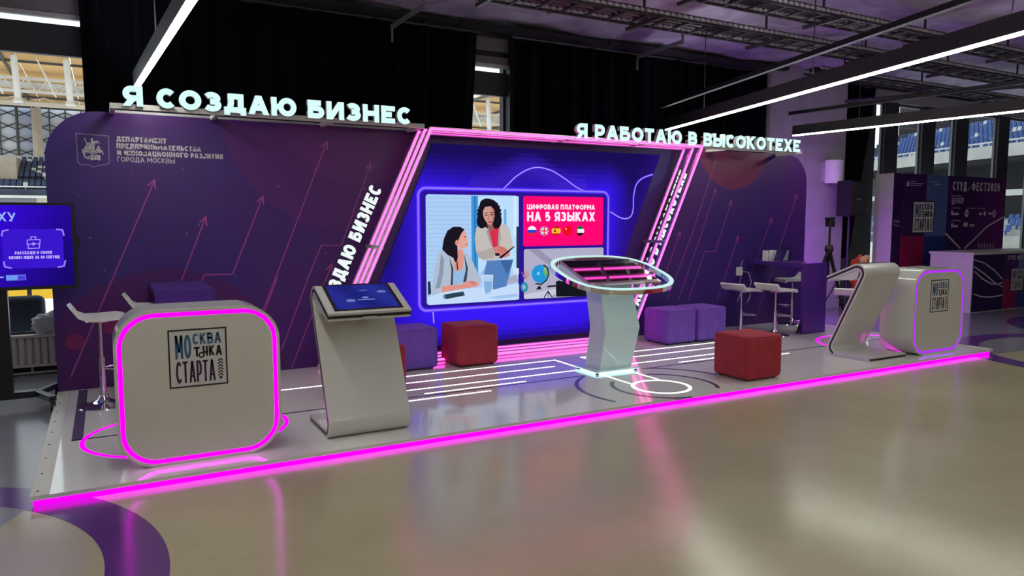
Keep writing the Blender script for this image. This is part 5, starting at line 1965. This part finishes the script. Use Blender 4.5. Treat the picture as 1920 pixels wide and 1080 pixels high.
X = [12.36, xat(1690), xat(1735), xat(1775), 16.0]
mb = MB().color((44, 18, 70)).flat([(X[0], .02), (X[1], .02), (X[1], bt), (X[0], bt)], bf, .002)
mb.color((58, 26, 84)).flat([(X[1], 1.30), (X[2], 1.30), (X[2], bt), (X[1], bt)], bf, .002)
mb.color((140, 22, 70)).flat([(X[1], .02), (X[2], .02), (X[2], 1.30), (X[1], 1.30)], bf, .002)
mb.color((84, 104, 158)).flat([(X[2], 1.30), (X[3], 1.30), (X[3], bt), (X[2], bt)], bf, .002)
mb.color((34, 52, 122)).flat([(X[2], .02), (X[3], .02), (X[3], 1.30), (X[2], 1.30)], bf, .002)
n = 10
for i in range(n):
    for j in range(8):
        xa, xb = X[3] + (X[4] - X[3]) * i / n, X[3] + (X[4] - X[3]) * (i + 1) / n
        za, zb_ = .02 + (bt - .02) * j / 8, .02 + (bt - .02) * (j + 1) / 8
        d_ = math.hypot((i + .5) / n - .95, (j + .5) / 8 - .6)
        mb.color(lerp3((128, 30, 128), (62, 22, 88), d_ / .6)).flat([(xa, za), (xb, za), (xb, zb_), (xa, zb_)], bf, .002)
mb.obj('printed_panel', 'print', bo)
mb = MB().color((225, 196, 205))
mb.line([B_(1772, 437), B_(1800, 466)], .035, bf, .004).line([B_(1808, 466), B_(1850, 425), B_(1883, 406)], .035, bf, .004)
mb.color((120, 100, 140)).line([B_(1675, 414), B_(1686, 416)], .05, bf, .004).line([B_(1675, 421), B_(1686, 424)], .03, bf, .004)
mb.color((205, 190, 205))
for k in range(6):
    a = B_(1836 + 5.4 * k, 466)
    mb.line([a, (a[0] - .05, a[1] + .10)], .03, bf, .004)
pieces(mb, 'printed_stroke', 'print', bo)
mb = MB().color((214, 206, 220))
for s_, a, b, h_, t_ in (('СТУД', (1786, 357), (1812, 357), .17, .035), ('ФЕСТ', (1821, 358), (1849, 358), .17, .035), ('2025', (1850.5, 358.5), (1874, 358.5), .17, .045), ('СБЕР', (1792, 381), (1806, 381), .11, .02)):
    (xa, za), (xb, _) = B_(*a), B_(*b)
    text(mb, s_, xa, xb, za, h_, t_, bf, .005, gap=.2)
a = B_(1816.5, 354)
mb.line([(a[0] - .03, a[1] - .03), (a[0] + .03, a[1] + .03)], .016, bf, .005)
a = B_(1787.5, 377)
mb.line(ell(a[0], a[1], .055, .06, 14), .018, bf, .005, True)
mb.line([(a[0] - .03, a[1]), (a[0], a[1] - .02), (a[0] + .05, a[1] + .04)], .016, bf, .005)
mb.obj('booth_title', 'print', bo)
mb = MB().color((170, 150, 185))
for x, y, x2 in ((1783, 367, 1802), (1783, 390, 1800), (1811, 390.5, 1828), (1832, 390.5, 1847), (1783, 413.5, 1801), (1702, 340, 1716), (1703, 344, 1731), (1703, 347.5, 1728), (1745, 341, 1760), (1751, 346, 1766)):
    mb.line([B_(x, y), B_(x2, y + .4)], .016, bf, .005)
mb.color((214, 206, 220))
for x, y, w_ in ((1791, 401, 12), (1857, 400.5, 9), (1838, 401, 6), (1790, 424, 11), (1822, 422.5, 9)):
    for dy in (-1.2, 1.2):
        mb.line([B_(x - w_ / 2, y + dy), B_(x + w_ / 2, y + dy)], .018, bf, .005)
for x, y in ((1784.5, 399), (1784.5, 422.5), (1701.5, 345)):
    mb.line([B_(x, y - 4), B_(x, y + 4)], .05, bf, .005)
for x, y in ((1812, 400), (1863.5, 401)):
    a = B_(x, y)
    mb.line(ell(a[0], a[1], .045, .055, 14), .035, bf, .005, True)
for x in (1808, 1812):
    a = B_(x, 421)
    mb.flat(ell(a[0], a[1], .035, .05, 8), bf, .005)
a = B_(1846, 400.5)
mb.flat(ell(a[0], a[1], .04, .05, 8), bf, .005)
mb.obj('sponsor_line', 'print', bo)
a, b = B_(1712, 376.5), B_(1749, 437)
logo(bo, a[0], b[1], b[0] - a[0], a[1] - b[1], bf, .006)

DY = 7.07
de = thing('festival_desk', 'long printed festival desk with a white top at the right edge', 'desk', (14.2, DY, 0))
MB().box((12.93, DY, 0), (15.6, DY + .74, 1.0)).obj('carcass', 'white_satin', de)
MB().box((12.91, DY - .02, 1.0), (15.62, DY + .76, 1.04)).obj('desk_top', 'white_satin', de)
df = wall_map(DY)


def D_(px, py):
    p = at(px, py, 'y', DY)
    return (p.x, p.z)


X = [12.95, D_(1881, 520)[0], D_(1908, 520)[0], 15.6]
mb = MB().color((40, 20, 74)).flat([(X[0], .01), (X[1], .01), (X[1], 1.0), (X[0], 1.0)], df, .002)
mb.color((70, 30, 98)).flat([(X[1], .55), (X[2], .55), (X[2], 1.0), (X[1], 1.0)], df, .002)
mb.color((140, 24, 76)).flat([(X[1], .01), (X[2], .01), (X[2], .55), (X[1], .55)], df, .002)
mb.color((88, 116, 168)).flat([(X[2], .55), (X[3], .55), (X[3], 1.0), (X[2], 1.0)], df, .002)
mb.color((36, 58, 128)).flat([(X[2], .01), (X[3], .01), (X[3], .55), (X[2], .55)], df, .002)
mb.obj('printed_panel', 'print', de)
mb = MB().color((198, 180, 198))
for pts in ([(1826, 487), (1845, 493), (1864, 507), (1879, 523)], [(1826, 500), (1845, 513), (1865, 530), (1880, 538)], [(1827, 509), (1842, 523), (1858, 532), (1870, 533), (1880, 529)], [(1825, 551), (1838, 556), (1858, 557), (1880, 553)]):
    mb.line([D_(*p) for p in pts], .022, df, .004)
mb.obj('printed_stroke', 'print', de)
mb = MB().color((214, 206, 220))
for s_, xa, xb in (('СТУД', 1889, 1903), ('ФЕСТ', 1906, 1922), ('2025', 1924, 1938)):
    (xa, za), (xb, _) = D_(xa, 487), D_(xb, 487)
    text(mb, s_, xa, xb, za, .075, .016, df, .005, gap=.2)
mb.obj('desk_title', 'print', de)
a, b = D_(1896, 503), D_(1917, 544)
logo(de, a[0], b[1], b[0] - a[0], a[1] - b[1], df, .006)
